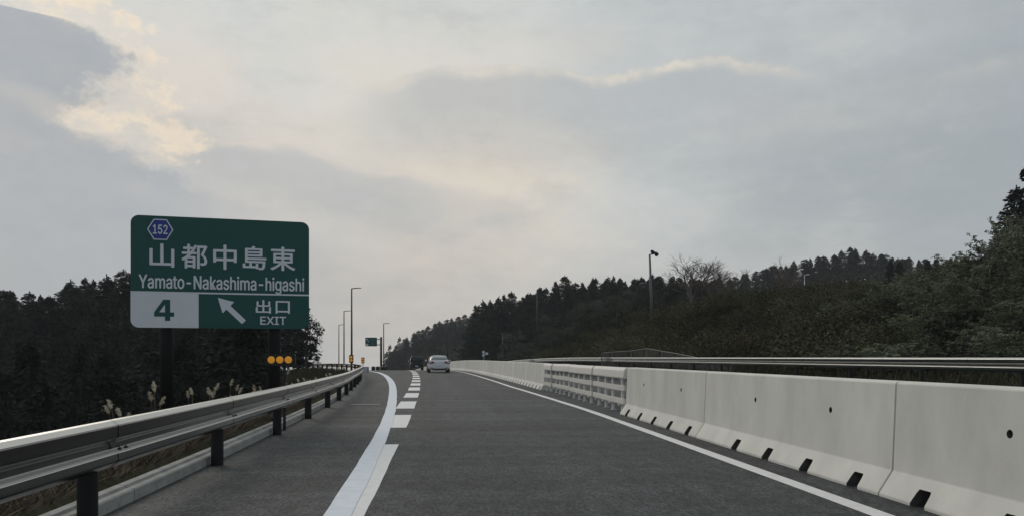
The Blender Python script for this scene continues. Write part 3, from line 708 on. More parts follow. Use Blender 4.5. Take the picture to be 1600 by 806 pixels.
# pale equipment cabinet left of the gore
q = at(566, 572.5, 66)
t = empty('control_cabinet', (q.x, q.y, float(ground_z(q.x, q.y))), 0, 'pale blue low cabinet just behind the far end of the guardrail', 'cabinet')
hc = q.z-t.location.z
MB().box((0, 0, hc/2), (1.1, .5, hc)).build('body', mat('pale_blue_paint', (.22, .30, .36), .5), t, bevel=.02)
MB().box((0, -.255, hc*.55), (.9, .02, hc*.7)).build('door', M_galv, t)
# small white plates on a pole beyond the barrier
q = at(756, 552, 110)
t = empty('road_sign', (q.x, q.y, float(ground_z(q.x, q.y))), -YAW, 'small white plates on a short pole beyond the far barrier', 'sign'); hp = q.z-t.location.z
MB().tube([(0, 0, -.5), (0, 0, hp+.45)], .04, 8).build('post', M_galv, t)
MB().box((-.05, -.06, hp+.22), (.34, .03, .34)).build('plate', M_white, t, bevel=.005)
MB().box((-.05, -.06, hp-.22), (.34, .03, .30)).build('plate', M_white, t, bevel=.005)
MB().box((.42, -.06, hp+.02), (.38, .03, .32)).build('plate', M_white, t, bevel=.005)

# ------------------------------------------------------------------ drain cover on the shoulder
t = empty('drain_cover', (-2.05, 20.6, .004), 0, 'pale iron drain grating set in the left shoulder', 'drain')
MB().box((0, 0, .002), (.75, .5, .004)).build('frame', M_fence, t)
b = MB()
for i in range(9): b.box((-.32+i*.08, 0, .0065), (.035, .42, .004))
b.build('grating', M_black, t)

# ------------------------------------------------------------------ vehicles
M_carw = mat('white_car_paint', (.74, .76, .79), .25, coat=.8, spec=.5)
M_card = mat('black_car_paint', (.010, .010, .011), .35, coat=.3)
M_glass = mat('car_glass', (.20, .24, .24), .08, spec=1.0)
M_glassd = mat('dark_car_glass', (.012, .014, .015), .1, spec=.6)
M_tyre = mat('tyre_rubber', (.012, .012, .012), .85)
M_rim = mat('wheel_rim', (.3, .3, .31), .35, metal=.8)
M_tail = mat('tail_lamp_red', (.20, .012, .014), .2, coat=.6)
M_chrome = mat('chrome', (.6, .6, .62), .15, metal=1)
def loft(rings, name, m, parent, sub=1, cap=True):
    b = MB(); n = len(rings[0]); base = 0
    for r in rings: b.v += [tuple(p) for p in r]
    for i in range(len(rings)-1):
        for k in range(n):
            a = i*n+k; c_ = i*n+(k+1) % n; b.f.append((a, c_, c_+n, a+n))
    if cap: b.f.append(tuple(range(n))); b.f.append(tuple(reversed(range((len(rings)-1)*n, len(rings)*n))))
    o = b.build(name, m, parent, smooth=True)
    if sub: md = o.modifiers.new('smooth', 'SUBSURF'); md.levels = sub; md.render_levels = sub
    return o
def ring(y, half):                             # half: (x,z) from bottom centre up to top centre, mirrored
    return [(x, y, z) for x, z in half]+[(-x, y, z) for x, z in reversed(half)]
def wheel(parent, x, y, r, w):
    t = MB().tube([(x-w/2, y, r), (x-w/2+.03, y, r), (x+w/2-.03, y, r), (x+w/2, y, r)], [r*.9, r, r, r*.9], 24).build('wheel', M_tyre, parent)
    sx = 1 if x > 0 else -1
    rm = MB().tube([(x+sx*(w/2+.002), y, r), (x+sx*(w/2+.012), y, r)], r*.62, 20).build('rim', M_rim, t)
    return t
def make_sedan():
    t = empty('white_sedan', label='white four-door sedan driving ahead, seen from behind', cat='car')
    # y from the rear (0) to the nose (4.75)
    st = [(0.00, .78, .36, .60, .90), (.06, .86, .27, .62, 1.00), (.25, .895, .22, .68, 1.055), (.8, .90, .2, .72, 1.02), (1.5, .90, .19, .74, .97), (2.6, .90, .19, .74, .95), (3.4, .90, .19, .72, .94), (4.2, .87, .2, .66, .86), (4.6, .80, .24, .58, .76), (4.75, .66, .32, .52, .64)]
    rings = []
    for y, w, z0, zm, zt in st:
        rings.append(ring(y, [(w*.45, z0), (w*.88, z0+.01), (w, z0+.14), (w*1.01, zm), (w*.965, zt-.10), (w*.86, zt-.01), (w*.45, zt+.02)]))
    loft(rings, 'body', M_carw, t)
    gh = []
    for y, wb, wt, zt in [(.62, .70, .66, 1.03), (.98, .80, .66, 1.26), (1.35, .82, .60, 1.41), (1.9, .83, .58, 1.46), (2.5, .83, .58, 1.45), (2.95, .82, .60, 1.36), (3.3, .80, .66, 1.16), (3.62, .74, .66, .96)]:
        gh.append(ring(y, [(wb*.5, .90), (wb, .92), ((wb+wt)/2+.02, (.94+zt)/2), (wt, zt-.04), (wt*.55, zt)]))
    loft(gh, 'cabin', M_carw, t)
    # rear window follows the sloping back of the cabin
    b = MB(); rw = [[(-.68, .60, 1.09), (.68, .60, 1.09)], [(-.65, .84, 1.25), (.65, .84, 1.25)], [(-.57, 1.17, 1.41), (.57, 1.17, 1.41)]]
    rows = []
    for r_ in rw: rows.append([(r_[0][0]+(r_[1][0]-r_[0][0])*k/8, r_[0][1]-.05+.05*abs(k/4-1)**2, r_[0][2]+.025-.02*abs(k/4-1)**2) for k in range(9)])
    b.strip(rows); o = b.build('rear_window', M_glass, t, smooth=True); md = o.modifiers.new('t', 'SOLIDIFY'); md.thickness = .01
    for sx in (-1, 1):
        b = MB(); b.strip([[(sx*.845, 1.1, .98), (sx*.845, 2.2, .97), (sx*.83, 3.1, .98)], [(sx*.70, 1.35, 1.30), (sx*.675, 2.1, 1.37), (sx*.72, 2.8, 1.27)]])
        o = b.build('side_window', M_glassd, t); md = o.modifiers.new('t', 'SOLIDIFY'); md.thickness = .01
        l = loft([ring(0, [(0, 0)])]*1, 'x', None, None, 0, False) if False else None
        tl = MB().add([(sx*.38, -.045, .80), (sx*.86, .02, .72), (sx*.92, .22, .78), (sx*.915, .22, .96), (sx*.84, -.01, .975), (sx*.46, -.045, .92),
                       (sx*.44, .06, .80), (sx*.80, .14, .74), (sx*.82, .26, .80), (sx*.82, .26, .93), (sx*.76, .12, .945), (sx*.50, .06, .90)],
                      [(0, 1, 2, 3, 4, 5), (11, 10, 9, 8, 7, 6), (0, 6, 7, 1), (1, 7, 8, 2), (2, 8, 9, 3), (3, 9, 10, 4), (4, 10, 11, 5), (5, 11, 6, 0)]).build('tail_light', M_tail, t, bevel=.008)
        mr = MB().box((sx*1.0, 3.0, 1.0), (.20, .11, .14)).build('side_mirror', M_carw, t, bevel=.03)
        MB().box((sx*.89, 3.0, .95), (.12, .05, .05)).build('mirror_arm', M_black, mr)
        MB().tube([(sx*.58, -.02, .27), (sx*.58, .2, .27)], .055, 12).build('exhaust', M_chrome, t)
        for yy in (.98, 3.82): wheel(t, sx*.80, yy, .33, .215)
        MB().box((sx*.62, -.0, .395), (.26, .03, .05)).build('reflector', M_tail, t, bevel=.006)
    MB().box((0, .03, .285), (1.25, .10, .12)).build('lower_bumper', M_black, t, bevel=.03)
    MB().box((0, -.022, .72), (.36, .02, .17)).build('number_plate', M_white, t, bevel=.006)
    MB().box((0, -.02, .845), (.66, .03, .025)).build('trim_bar', M_chrome, t, bevel=.006)
    MB().box((0, .115, 1.06), (1.3, .10, .02)).build('boot_lip', M_carw, t, bevel=.008)
    return t
def place(t, u, d, off=0.0):
    q = at(u, 558, d); t.location = (q.x, q.y, zr(q.y)+.005); sl_ = (cx(q.y+1)-cx(q.y-1))/2
    t.rotation_euler = (math.atan((zr(q.y+4)-zr(q.y))/4), 0, -math.atan(sl_)+off)
place(make_sedan(), 686.3, 63)
def make_suv():
    t = empty('black_suv', label='small boxy black off-road car ahead of the white sedan', cat='car')
    st = [(0, .70, .42, .8, .98), (.08, .73, .36, .8, 1.02), (1.2, .74, .34, .8, 1.02), (2.5, .74, .34, .8, 1.02), (3.2, .72, .36, .78, .98), (3.4, .66, .42, .72, .92)]
    loft([ring(y, [(w*.5, z0), (w, z0), (w, z0+.12), (w, zm), (w*.99, zt-.03), (w*.96, zt), (w*.5, zt)]) for y, w, z0, zm, zt in st], 'body', M_card, t, 0)
    loft([ring(y, [(w*.5, .98), (w, .98), (w*.99, 1.2), (w*.93, zt-.10), (w*.86, zt-.02), (w*.5, zt)]) for y, w, zt in [(.0, .71, 1.66), (.06, .73, 1.70), (1.2, .73, 1.71), (2.0, .73, 1.68), (2.45, .71, 1.25), (2.6, .70, 1.0)]], 'cabin', M_card, t, 0)
    MB().prism(rrect(-.52, .52, 1.12, 1.52, .07), -.015, .0).build('rear_window', M_glassd, t)
    sp = MB().tube([(0, -.17, .86), (0, -.15, .86), (0, -.03, .86), (0, 0, .86)], [.28, .33, .33, .28], 24).build('spare_wheel', M_tyre, t)
    MB().tube([(0, -.18, .86), (0, -.172, .86)], .2, 20).build('wheel_cover', M_card, sp)
    for sx in (-1, 1):
        for yy in (.55, 2.75): wheel(t, sx*.70, yy, .34, .20)
        MB().box((sx*.56, -.02, .52), (.20, .04, .08)).build('tail_light', M_tail, t, bevel=.008)
        MB().box((sx*.86, 2.35, 1.12), (.18, .10, .22)).build('side_mirror', mat('mirror_reflection', (.4, .4, .4), .2) if sx < 0 else M_card, t, bevel=.03)  # left mirror's bright reflection painted as a pale colour
        MB().box((sx*.76, 1.0, .62), (.06, 1.3, .06)).build('side_step', M_black, t)
        b = MB(); b.box((sx*.725, 1.3, 1.32), (.02, 1.5, .30)); b.build('side_window', M_glassd, t)
    MB().box((0, -.06, .44), (1.40, .14, .14)).build('rear_bumper', M_black, t, bevel=.03)
    MB().box((-.02, -.14, .50), (.33, .02, .12)).build('number_plate', M_white, t, bevel=.005)
    MB().box((-.3, .5, .34), (.3, .3, .12)).build('axle_housing', M_black, t, bevel=.03)
    return t
place(make_suv(), 651.5, 92)

# ------------------------------------------------------------------ chain link fence behind the far rail
fpts = [(940, 57, 551), (956, 55, 549.5), (986, 52, 547.5), (1010, 50, 544), (1034, 47, 548), (1058, 44, 552), (1084, 41.5, 557), (1112, 39, 563), (1142, 36.5, 569)]
f = empty('chain_link_fence', (0, 0, 0), label='low chain link fence with grey posts behind the far guardrail', cat='fence')
tops = []
for u, d, v in fpts:
    q = at(u, v, d); zg = float(ground_z(q.x, q.y)); tops.append((q, min(zg, q.z-.9)))
    MB().tube([(q.x, q.y, min(zg, q.z-.9)-.2), (q.x, q.y, q.z)], .035, 8).build('post', M_fence, f)
b = MB()
for i in range(len(tops)-1): b.tube([tops[i][0], tops[i+1][0]], .02, 6)
b.build('top_rail', M_fence, f)
b = MB()
for i in range(len(tops)-1):
    (a, za), (c_, zc) = tops[i], tops[i+1]
    for k in range(26):
        for sg in (0, 1):
            t0 = k/26; t1 = min(max(t0+(.22 if sg == 0 else -.22), 0), 1)
            p0 = a.lerp(c_, t0); p1 = a.lerp(c_, t1); z0 = za+(zc-za)*t0+.05
            b.tube([(p0.x, p0.y, z0), (p1.x, p1.y, p1.z-.02)], .0045, 3, False)
b.build('wire_mesh', M_fence, f)

# ------------------------------------------------------------------ vegetation meshes (many small faces spread through each crown)
rng = np.random.default_rng(11)
def quads_mesh(name, P, A, B, m):
    """one kite-shaped leaf per row: centre P, half length A, half width B"""
    n = len(P); V = np.empty((n, 4, 3)); V[:, 0] = P-A; V[:, 1] = P+B*1.0+A*.1; V[:, 2] = P+A; V[:, 3] = P-B*1.0+A*.1
    me = bpy.data.meshes.new(name); me.vertices.add(n*4); me.vertices.foreach_set('co', V.ravel())
    me.loops.add(n*4); me.loops.foreach_set('vertex_index', np.arange(n*4)); me.polygons.add(n); me.polygons.foreach_set('loop_start', np.arange(n)*4)
    me.update(); me.validate(); me.materials.append(m); return me
def unit(v): return v/np.maximum(np.linalg.norm(v, axis=-1, keepdims=True), 1e-6)
def rnd_dir(n): return unit(rng.normal(size=(n, 3)))
def cedar_parts(seed, nb=150, ns=17, Hc=16., Rr=2.6, pw=.7):
    global rng; rng = np.random.default_rng(seed)
    t = rng.random(nb)**.85*.93+.06; az = rng.random(nb)*2*np.pi+np.arange(nb)*2.4
    lump = 1+.22*np.sin(az*3+seed)+.18*np.sin(t*17+az*2)
    L_ = Rr*np.minimum((1-t)**pw*1.25, 1.0)*lump*rng.uniform(.75, 1.12, nb)+.18
    f = rng.random((nb, ns))**.6; rad = L_[:, None]*f
    z = (t*Hc)[:, None]+rad*.12*(1-t)[:, None]-.28*rad*f+rng.normal(0, .22, (nb, ns))
    aa = az[:, None]+rng.normal(0, .20, (nb, ns))/np.maximum(f, .3)
    P = np.stack([rad*np.cos(aa), rad*np.sin(aa), z], -1).reshape(-1, 3)
    out = unit(np.stack([np.cos(aa), np.sin(aa), np.full_like(aa, -.35)], -1).reshape(-1, 3)+rnd_dir(nb*ns)*.65)
    sz = rng.uniform(.20, .46, (nb*ns, 1))*(1.15-.5*np.repeat(t, ns)[:, None])
    A = out*sz; B = unit(np.cross(out, rnd_dir(nb*ns)))*sz*rng.uniform(.35, .6, (nb*ns, 1))
    tipn = 14; tz = np.linspace(.95, 1.03, tipn)*Hc
    P2 = np.stack([rng.normal(0, .05, tipn), rng.normal(0, .05, tipn), tz], -1); A2 = np.tile([0, 0, .25], (tipn, 1))+rng.normal(0, .05, (tipn, 3)); B2 = rnd_dir(tipn)*.10
    return np.concatenate([P, P2]), np.concatenate([A, A2]), np.concatenate([B, B2])
def trunk_mesh(name, H_, r, lean=0.0, limbs=0, seed=0, m=M_bark, n=7, start=.4):
    rr = random.Random(seed); b = MB(); pts = [(lean*(k/5)**2, .1*math.sin(k+seed), H_*k/5-(.8 if k == 0 else 0)) for k in range(6)]
    b.tube(pts, [r*(1-.85*k/5) for k in range(6)], n)
    for i in range(limbs):
        t = start+(1-start)*i/max(1, limbs); a = rr.random()*6.28; l = H_*rr.uniform(.18, .34)*(1.1-t*.5); z0 = H_*t; x0 = lean*t*t
        b.tube([(x0, 0, z0), (x0+math.cos(a)*l*.5, math.sin(a)*l*.5, z0+l*.35), (x0+math.cos(a)*l, math.sin(a)*l, z0+l*.75)], [r*.42*(1-t*.5), r*.28, r*.08], 5)
    me = b.mesh(name); me.materials.append(m); return me
def tree(name, crown, trunk, crown_name='crown', trunk_name='trunk'):
    t = empty(name); link(crown_name, crown, None, t)
    if trunk: link(trunk_name, trunk, None, t)
    return t
def cluster_parts(seed, cl, per, size, squash=.8, droop=.0):
    """leaf clumps: cl = list of (x,y,z,r)"""
    global rng; rng = np.random.default_rng(seed); Ps = []
    for x, y, z, r in cl:
        d = rnd_dir(per); q = d*(rng.random((per, 1))**.38)*r*(1+.18*rng.normal(size=(per, 1))); q[:, 2] *= squash; Ps.append(q+np.array([x, y, z]))
    P = np.concatenate(Ps); n = len(P); o_ = unit(rnd_dir(n)+np.array([0, 0, -droop])); s_ = rng.uniform(size*.6, size*1.3, (n, 1))
    return P, o_*s_, unit(np.cross(o_, rnd_dir(n)))*s_*rng.uniform(.4, .65, (n, 1))
CEDARS = []
for i, (nb, Rr, pw) in enumerate([(210, 2.9, .58), (220, 3.2, .50), (200, 2.5, .68), (220, 3.4, .46), (210, 2.9, .6)]):
    me = quads_mesh('cedar_crown', *cedar_parts(20+i, nb, 18, 16., Rr, pw), M_cedar)
    CEDARS.append(tree('cedar_tree', me, trunk_mesh('cedar_trunk', 15.6, .22, 0, 0, i)))
def rand_clusters(seed, H_, Rr, n, base=.35, r=(.9, 1.5)):
    rr = random.Random(seed); out = []
    for i in range(n):
        t = rr.random(); z = H_*(base+(1-base)*t); rad = Rr*math.sqrt(max(0, 1-((t-.35)/.72)**2))*math.sqrt(rr.random()); a = rr.random()*6.28
        out.append((rad*math.cos(a), rad*math.sin(a), z, rr.uniform(*r)))
    return out
BROAD = []
for i in range(3):
    me = quads_mesh('broadleaf_crown', *cluster_parts(40+i, rand_clusters(i, 8.0, 3.0, 34, .2, (.6, 1.2)), 90, .17), M_leaf)
    BROAD.append(tree('broadleaf_tree', me, trunk_mesh('broadleaf_trunk', 7, .2, .3, 7, i)))
def bamboo_parts(seed, nculm=14, tuft=26, leaves=13, Hc=7.5, spread=1.5):
    global rng; rr = random.Random(seed); rng = np.random.default_rng(seed); cul = MB(); Ps = []; As = []; Bs = []
    for c_ in range(nculm):
        bx, by = rr.gauss(0, spread*.5), rr.gauss(0, spread*.5); a = rr.random()*6.28; H_ = Hc*rr.uniform(.62, 1.05); bend = rr.uniform(.10, .34)*H_
        path = [Vector((bx+math.cos(a)*bend*(k/8)**2.6, by+math.sin(a)*bend*(k/8)**2.6, H_*(k/8)*(1-.10*(k/8)**3)-(.5 if k == 0 else 0))) for k in range(9)]
        cul.tube(path, [.035*(1-.8*k/8)+.004 for k in range(9)], 5, False)
        for j in range(tuft):
            t = rr.uniform(.10, 1.0)**.8; k = min(int(t*8), 7); p = path[k].lerp(path[k+1], t*8-k); rad = .65*(1-t*.45)*rr.random()**.6
            aa = rr.random()*6.28; p = p+Vector((math.cos(aa)*rad, math.sin(aa)*rad, -.18*rad+rr.gauss(0, .08)))
            n = leaves; o_ = unit(np.array([math.cos(aa)*.6, math.sin(aa)*.6, -.55])+rnd_dir(n)*.75); s_ = rng.uniform(.10, .22, (n, 1))
            Ps.append(np.array(p)+o_*s_+rng.normal(0, .05, (n, 3))); As.append(o_*s_); Bs.append(unit(np.cross(o_, rnd_dir(n)))*s_*.24)
    me = cul.mesh('bamboo_culms'); me.materials.append(M_culm)
    return (np.concatenate(Ps), np.concatenate(As), np.concatenate(Bs)), me
BAMBOO = []
for i in range(4):
    lv, cu = bamboo_parts(60+i); BAMBOO.append(tree('bamboo_clump', quads_mesh('bamboo_leaves', *lv, M_bamboo), cu, 'leaves', 'culms'))
def dome(seed, n, r): rr = random.Random(seed); return [(rr.gauss(0, r*.45), rr.gauss(0, r*.45), rr.uniform(.1, .95)*r*.8, rr.uniform(.35, .6)*r) for _ in range(n)]
SHRUB = []
for i, m in enumerate((M_shrub, M_shrub, M_brown, M_brown)):
    me = quads_mesh('shrub_leaves', *cluster_parts(80+i, dome(i, 14, 1.5), 230, .062, .85), m)
    SHRUB.append(tree('shrub', me, trunk_mesh('shrub_stems', 1.3, .05, .2, 6, i, n=5, start=.1), 'leaves', 'stems'))
def twiggy(seed, H_, m, r0=.14, depth=6, tall=False):
    rr = random.Random(seed); b = MB()
    def grow(p, d, l, r, k):
        q = p+d*l; mid = p+d*l*.5+Vector((rr.gauss(0, .04*l), rr.gauss(0, .04*l), 0)); b.tube([p, mid, q], [r, r*.85, r*.7], 5 if k > 3 else 3, False)
        if k == 0: return
        for _ in range(3 if k < depth else 5):
            e = (d+Vector((rr.gauss(0, .52), rr.gauss(0, .52), rr.gauss(.12, .3)))).normalized(); grow(q if rr.random() < .6 else p.lerp(q, rr.uniform(.45, .95)), e, l*rr.uniform(.62, .86), r*.62, k-1)
    grow(Vector((0, 0, -.4)), Vector((0, 0, 1)), H_*.26, r0, depth)
    me = b.mesh('bare_branches'); me.materials.append(m); return me
for o in CEDARS+BROAD+BAMBOO+SHRUB: o['proto'] = 1
used = set()
def inst(proto, x, y, z, s_, sz, rz, label, cat, group):
    if proto.name in used: o = copy_tree(proto)
    else: o = proto; used.add(proto.name); kids(o)
    o.location = (x, y, z); o.scale = (s_, s_, sz); o.rotation_euler = (0, 0, rz); tag(o, label, cat, group); return o
def in_corridor(x, y, pad=1.5):
    yc = min(max(y, -30), 415); xl = (railx(yc) if yc < 120 else railx(120)+cx(yc)-cx(120))
    return xl-pad < x < orx(yc)+pad
rr = random.Random(5); NC = []
def stand(protos, base_h, sky, rows, label, cat, group, hmin, hmax, jitter=.06, wide=1.0, jv=5, skip=0.0):
    """rows: (depth, spacing in metres, pixels below the stand's skyline); tree height follows from the ground it stands on"""
    us = [p[0] for p in sky]; vs = [p[1] for p in sky]; n = 0
    for d, spc, dv, u0, u1 in rows:
        u = u0
        while u < u1:
            dd = d*(1+rr.uniform(-jitter, jitter)); uu = u+rr.uniform(-.35, .35)*spc/d*1200
            v = float(np.interp(uu, us, vs))+dv+rr.uniform(-jv*.3, jv)
            q = at(uu, v, dd); zg = float(ground_z(q.x, q.y)); u += spc/d*1200*rr.uniform(.75, 1.25)
            if in_corridor(q.x, q.y) or rr.random() < skip: continue
            h = min(max(q.z-zg, hmin), hmax); sz = h/base_h; s_ = (.55*sz+.45*(hmin+hmax)/2/base_h)*wide*rr.uniform(.85, 1.15)
            inst(rr.choice(protos), q.x, q.y, zg-.15, s_, sz, rr.random()*6.28, label, cat, group); n += 1
    if protos is CEDARS: NC.append(n)
# left hillside
skyL = [(-80, 455), (0, 449), (20, 452), (45, 450), (75, 462), (90, 458), (115, 445), (150, 434), (180, 422), (205, 412), (260, 415), (330, 425), (400, 440), (450, 462), (485, 500)]
stand(CEDARS, 16.3, skyL, [(128, 2.3, 0, -60, 488), (115, 3.0, 12, -60, 475)], 'dark cedar on the skyline of the left hillside behind the exit sign', 'tree', 'cedars on the left skyline', 9, 22, .05, 1.3)
stand(CEDARS, 16.3, skyL, [(98, 4.0, 34, -60, 480), (76, 3.8, 66, -80, 475)], 'dark cedar part way down the left hillside behind the exit sign', 'tree', 'cedars on the left slope', 9, 20)
stand(CEDARS, 16.3, [(-100, 520), (480, 545)], [(55, 3.4, 0, -100, 455), (44, 3.2, 48, -120, 420)], 'dark cedar in the hollow just behind the left guardrail', 'tree', 'cedars in the left hollow', 8, 17)
0 and stand(BROAD, 8.4, [(300, 500), (490, 540)], [(62, 5.5, 0, 330, 480)], 'leafy dark tree below the exit sign', 'tree', 'leafy trees below the exit sign', 7, 12)
# leafy tree leaning out right of the sign
q = at(478, 484, 66); zg = float(ground_z(q.x, q.y)); me = quads_mesh('round_crown', *cluster_parts(300, [(0, 0, 6.6, .95), (.9, .1, 5.9, .8), (-.7, .2, 6.0, .8), (1.35, 0, 5.1, .62), (.4, -.4, 4.9, .8), (-.2, .3, 7.3, .55), (1.0, .2, 4.0, .8), (-.5, 0, 3.4, 1.2), (.6, .5, 3.0, 1.1), (-1.3, 0, 4.6, .9)], 170, .12), M_cedar)
t = tree('round_tree', me, trunk_mesh('round_trunk', 7, .16, .3, 8, 3)); k_ = (q.z-zg)/7.7; t.location = (q.x, q.y, zg); t.scale = (max(k_*.75, .8), max(k_*.75, .8), k_)
tag(t, 'ragged dark tree poking out right of the exit sign', 'tree')
skyM = [(470, 525), (490, 540), (505, 548), (520, 556), (532, 566), (545, 571)]
stand(CEDARS, 16.3, skyM, [(150, 5, 4, 470, 515), (205, 6, 0, 480, 535), (270, 7, 4, 500, 560)], 'hazy cedar in the receding row left of the lamp posts', 'tree', 'hazy cedars left of the lamps', 6, 16)
# far hill in the middle
skyF = [(608, 556), (616, 541), (632, 529), (650, 517), (668, 507), (690, 497), (712, 493), (745, 488), (780, 478)]
stand(CEDARS, 16.3, skyF, [(350, 2.5, 0, 610, 765), (335, 3.2, 8, 626, 765), (312, 5, 26, 650, 755)], 'hazy cedar on the far central hill beyond the two cars', 'tree', 'cedars on the far central hill', 7, 24, .03, 1.35, jv=3)
stand(BROAD, 8.4, skyF, [(255, 9, 44, 640, 745), (225, 9, 60, 690, 742)], 'hazy grey-green leafy tree on the lower slope beyond the two cars', 'tree', 'leafy trees on the central slope', 7, 13, .03)
# cedar wall
skyC = [(735, 498), (741, 476), (748, 464), (762, 466), (772, 462), (790, 458), (806, 452), (818, 458), (832, 445), (850, 446), (862, 440), (884, 430), (905, 440), (925, 434), (945, 430), (968, 432), (1000, 428), (1035, 428), (1080, 430), (1130, 440)]
stand(CEDARS, 16.3, skyC, [(182, 2.1, 0, 740, 1120), (174, 2.6, 10, 740, 1090)], 'dark pointed cedar on the crest of the cedar wall beyond the barrier', 'tree', 'cedars on the crest of the cedar wall', 8, 24, .03, 1.2, jv=6)
stand(CEDARS, 16.3, skyC, [(163, 3.6, 28, 738, 1050), (150, 4.2, 54, 738, 1000)], 'dark cedar lower in the cedar wall beyond the barrier', 'tree', 'cedars low in the cedar wall', 8, 20, .03, jv=7)
skyB = [(735, 545), (780, 528), (820, 505), (870, 482), (930, 466), (1000, 470)]
stand(BROAD, 8.4, skyB, [(132, 5, 0, 775, 1000), (112, 5, 26, 770, 960), (96, 5, 50, 800, 920)], 'grey-green leafy tree in front of the cedar wall', 'tree', 'leafy trees before the cedar wall', 4, 9)
# far right ridge
skyR = [(1090, 442), (1130, 436), (1160, 428), (1200, 416), (1250, 406), (1300, 394), (1332, 384), (1360, 392), (1400, 400), (1440, 402), (1500, 404), (1600, 410)]
stand(CEDARS, 16.3, skyR, [(262, 2.7, 0, 1090, 1490)], 'small distant cedar on the crest of the far right ridge', 'tree', 'cedars on the far right ridge crest', 8, 22, .03, 1.3, jv=4)
stand(CEDARS, 16.3, skyR, [(248, 3.6, 10, 1100, 1470)], 'small distant cedar on the face of the far right ridge', 'tree', 'cedars on the far right ridge face', 8, 18, .03)
stand(CEDARS, 16.3, [(1380, 404), (1440, 400), (1500, 400), (1540, 398)], [(115, 3, 0, 1385, 1545)], 'cedar rising just behind the bamboo on the right', 'tree', 'cedars behind the bamboo', 8, 16)
q = at(1588, 293, 62); zg = float(ground_z(q.x, q.y))
for o_ in (inst(CEDARS[1], q.x, q.y, zg, (q.z-zg)/16.3*1.15, (q.z-zg)/16.3, 1, 'tall dark cedar towering at the right edge above the bamboo', 'tree', None),
           inst(CEDARS[0], *W(1640, 64), float(ground_z(*W(1640, 64))), .85, 1.0, 2, 'tall cedar just outside the right edge', 'tree', None)): pass
# shrub mound
def cover(protos, us, ds, label, cat, group, s0, s1, den, test=None):
    n = 0; d = ds[0]
    while d < ds[1]:
        u = us[0]+rr.uniform(0, 20)
        while u < us[1]:
            dd = d*(1+rr.uniform(-.05, .05)); x, y = W(u, dd); u += den/dd*1200*rr.uniform(.8, 1.2)
            if in_corridor(x, y, 2.4) or (test and not test(u, dd)): continue
            s_ = rr.uniform(s0, s1); inst(rr.choice(protos), x, y, float(ground_z(x, y))-.1, s_, s_*rr.uniform(.8, 1.15), rr.random()*6.28, label, cat, group); n += 1
        d += den*rr.uniform(1.0, 1.25)
    print('cover', group, n)
cover(SHRUB, (850, 1290), (44, 92), 'olive and brown shrub covering the rounded mound under the floodlight pole', 'shrub', 'shrubs on the mound', .8, 1.45, 2.5)
cover(SHRUB[2:]+SHRUB[:1], (1260, 1400), (34, 70), 'brownish shrub between the mound and the bamboo', 'shrub', 'brown shrubs by the bamboo', .9, 1.5, 2.8)
cover(BROAD, (850, 1080), (96, 128), 'low grey-green leafy tree between the cedar wall and the mound', 'tree', 'low leafy trees behind the mound', .36, .55, 3.8)
# bamboo on the right
skyBb = [(1215, 545), (1240, 520), (1290, 490), (1330, 470), (1370, 450), (1400, 430), (1430, 420), (1480, 412), (1520, 392), (1550, 362), (1575, 342), (1650, 320), (1750, 300)]
stand(BAMBOO, 7.4, skyBb, [(58, 1.8, -22, 1310, 1680), (50, 1.7, -20, 1290, 1700), (43, 1.6, -2, 1260, 1700), (37, 1.6, 56, 1235, 1720), (32, 1.7, 95, 1240, 1740), (28, 1.8, 140, 1300, 1740)], 'feathery green bamboo clump in the thicket on the right slope', 'bamboo', 'bamboo clumps on the right slope', 1.6, 9.5, .05, 1.1, jv=16)
# bare trees on the mound
for i, (u, v, d, vb, sd) in enumerate([(1082, 396, 92, 455, 4), (1118, 412, 96, 455, 9), (1228, 398, 110, 450, 2)]):
    q = at(u, v, d); zg = float(ground_z(q.x, q.y)); h = q.z-zg; me = twiggy(sd, 6.0, M_bare, .12, 6)
    zs = [v_.co.z for v_ in me.vertices]; k_ = h/max(zs)
    t = tree('bare_tree', me, trunk_mesh('bare_trunk', 1.6, .16, 0, 0, 1, M_bare), 'branches', 'trunk'); t.location = (q.x, q.y, zg); kw = [1.45, 1.2, .55][i]; t.scale = (k_*kw, k_*kw, k_)
    tag(t, ['wide bare leafless tree on the mound right of the floodlight pole', 'second bare leafless tree, right of the wider bare one', 'thin bare sapling on the ridge right of the bare trees'][i], 'tree')

# distant wood beyond everything (too many and small to count)
def undergrowth():
    global rng; rng = np.random.default_rng(21); P = []
    for (u0, u1, d0, d1, n) in ((-100, 520, 38, 140, 30000), (740, 1120, 80, 190, 26000), (610, 780, 200, 360, 16000), (1050, 1560, 90, 275, 26000), (1230, 1750, 24, 75, 26000), (860, 1300, 34, 90, 7000), (470, 640, 150, 420, 9000)):
        u = rng.uniform(u0, u1, n); d = d0+(d1-d0)*rng.random(n)
        c_, s_ = math.cos(YAW), math.sin(YAW); X_ = (u-800)/1200; x = (s_+X_*c_)*d; y = (c_-X_*s_)*d
        ycl = np.clip(y, -30, 415); ok = (x > vec(orx, ycl)+3.2) | (x < vec(lambda t: railx(t) if t < 120 else railx(120)+cx(t)-cx(120), ycl)-6)
        x, y, d = x[ok], y[ok], d[ok]; z = ground_z(x, y); k_ = .5+d/130; P.append(np.stack([x, y, z+rng.random(len(x))*k_*.9, k_], -1))
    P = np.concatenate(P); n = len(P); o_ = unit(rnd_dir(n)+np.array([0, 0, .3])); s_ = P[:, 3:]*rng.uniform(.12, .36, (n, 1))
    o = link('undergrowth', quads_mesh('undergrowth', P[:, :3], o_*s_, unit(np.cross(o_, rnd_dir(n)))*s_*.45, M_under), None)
    tag(o, 'dark tangled undergrowth on the slopes between the trees', 'undergrowth', kind='stuff')
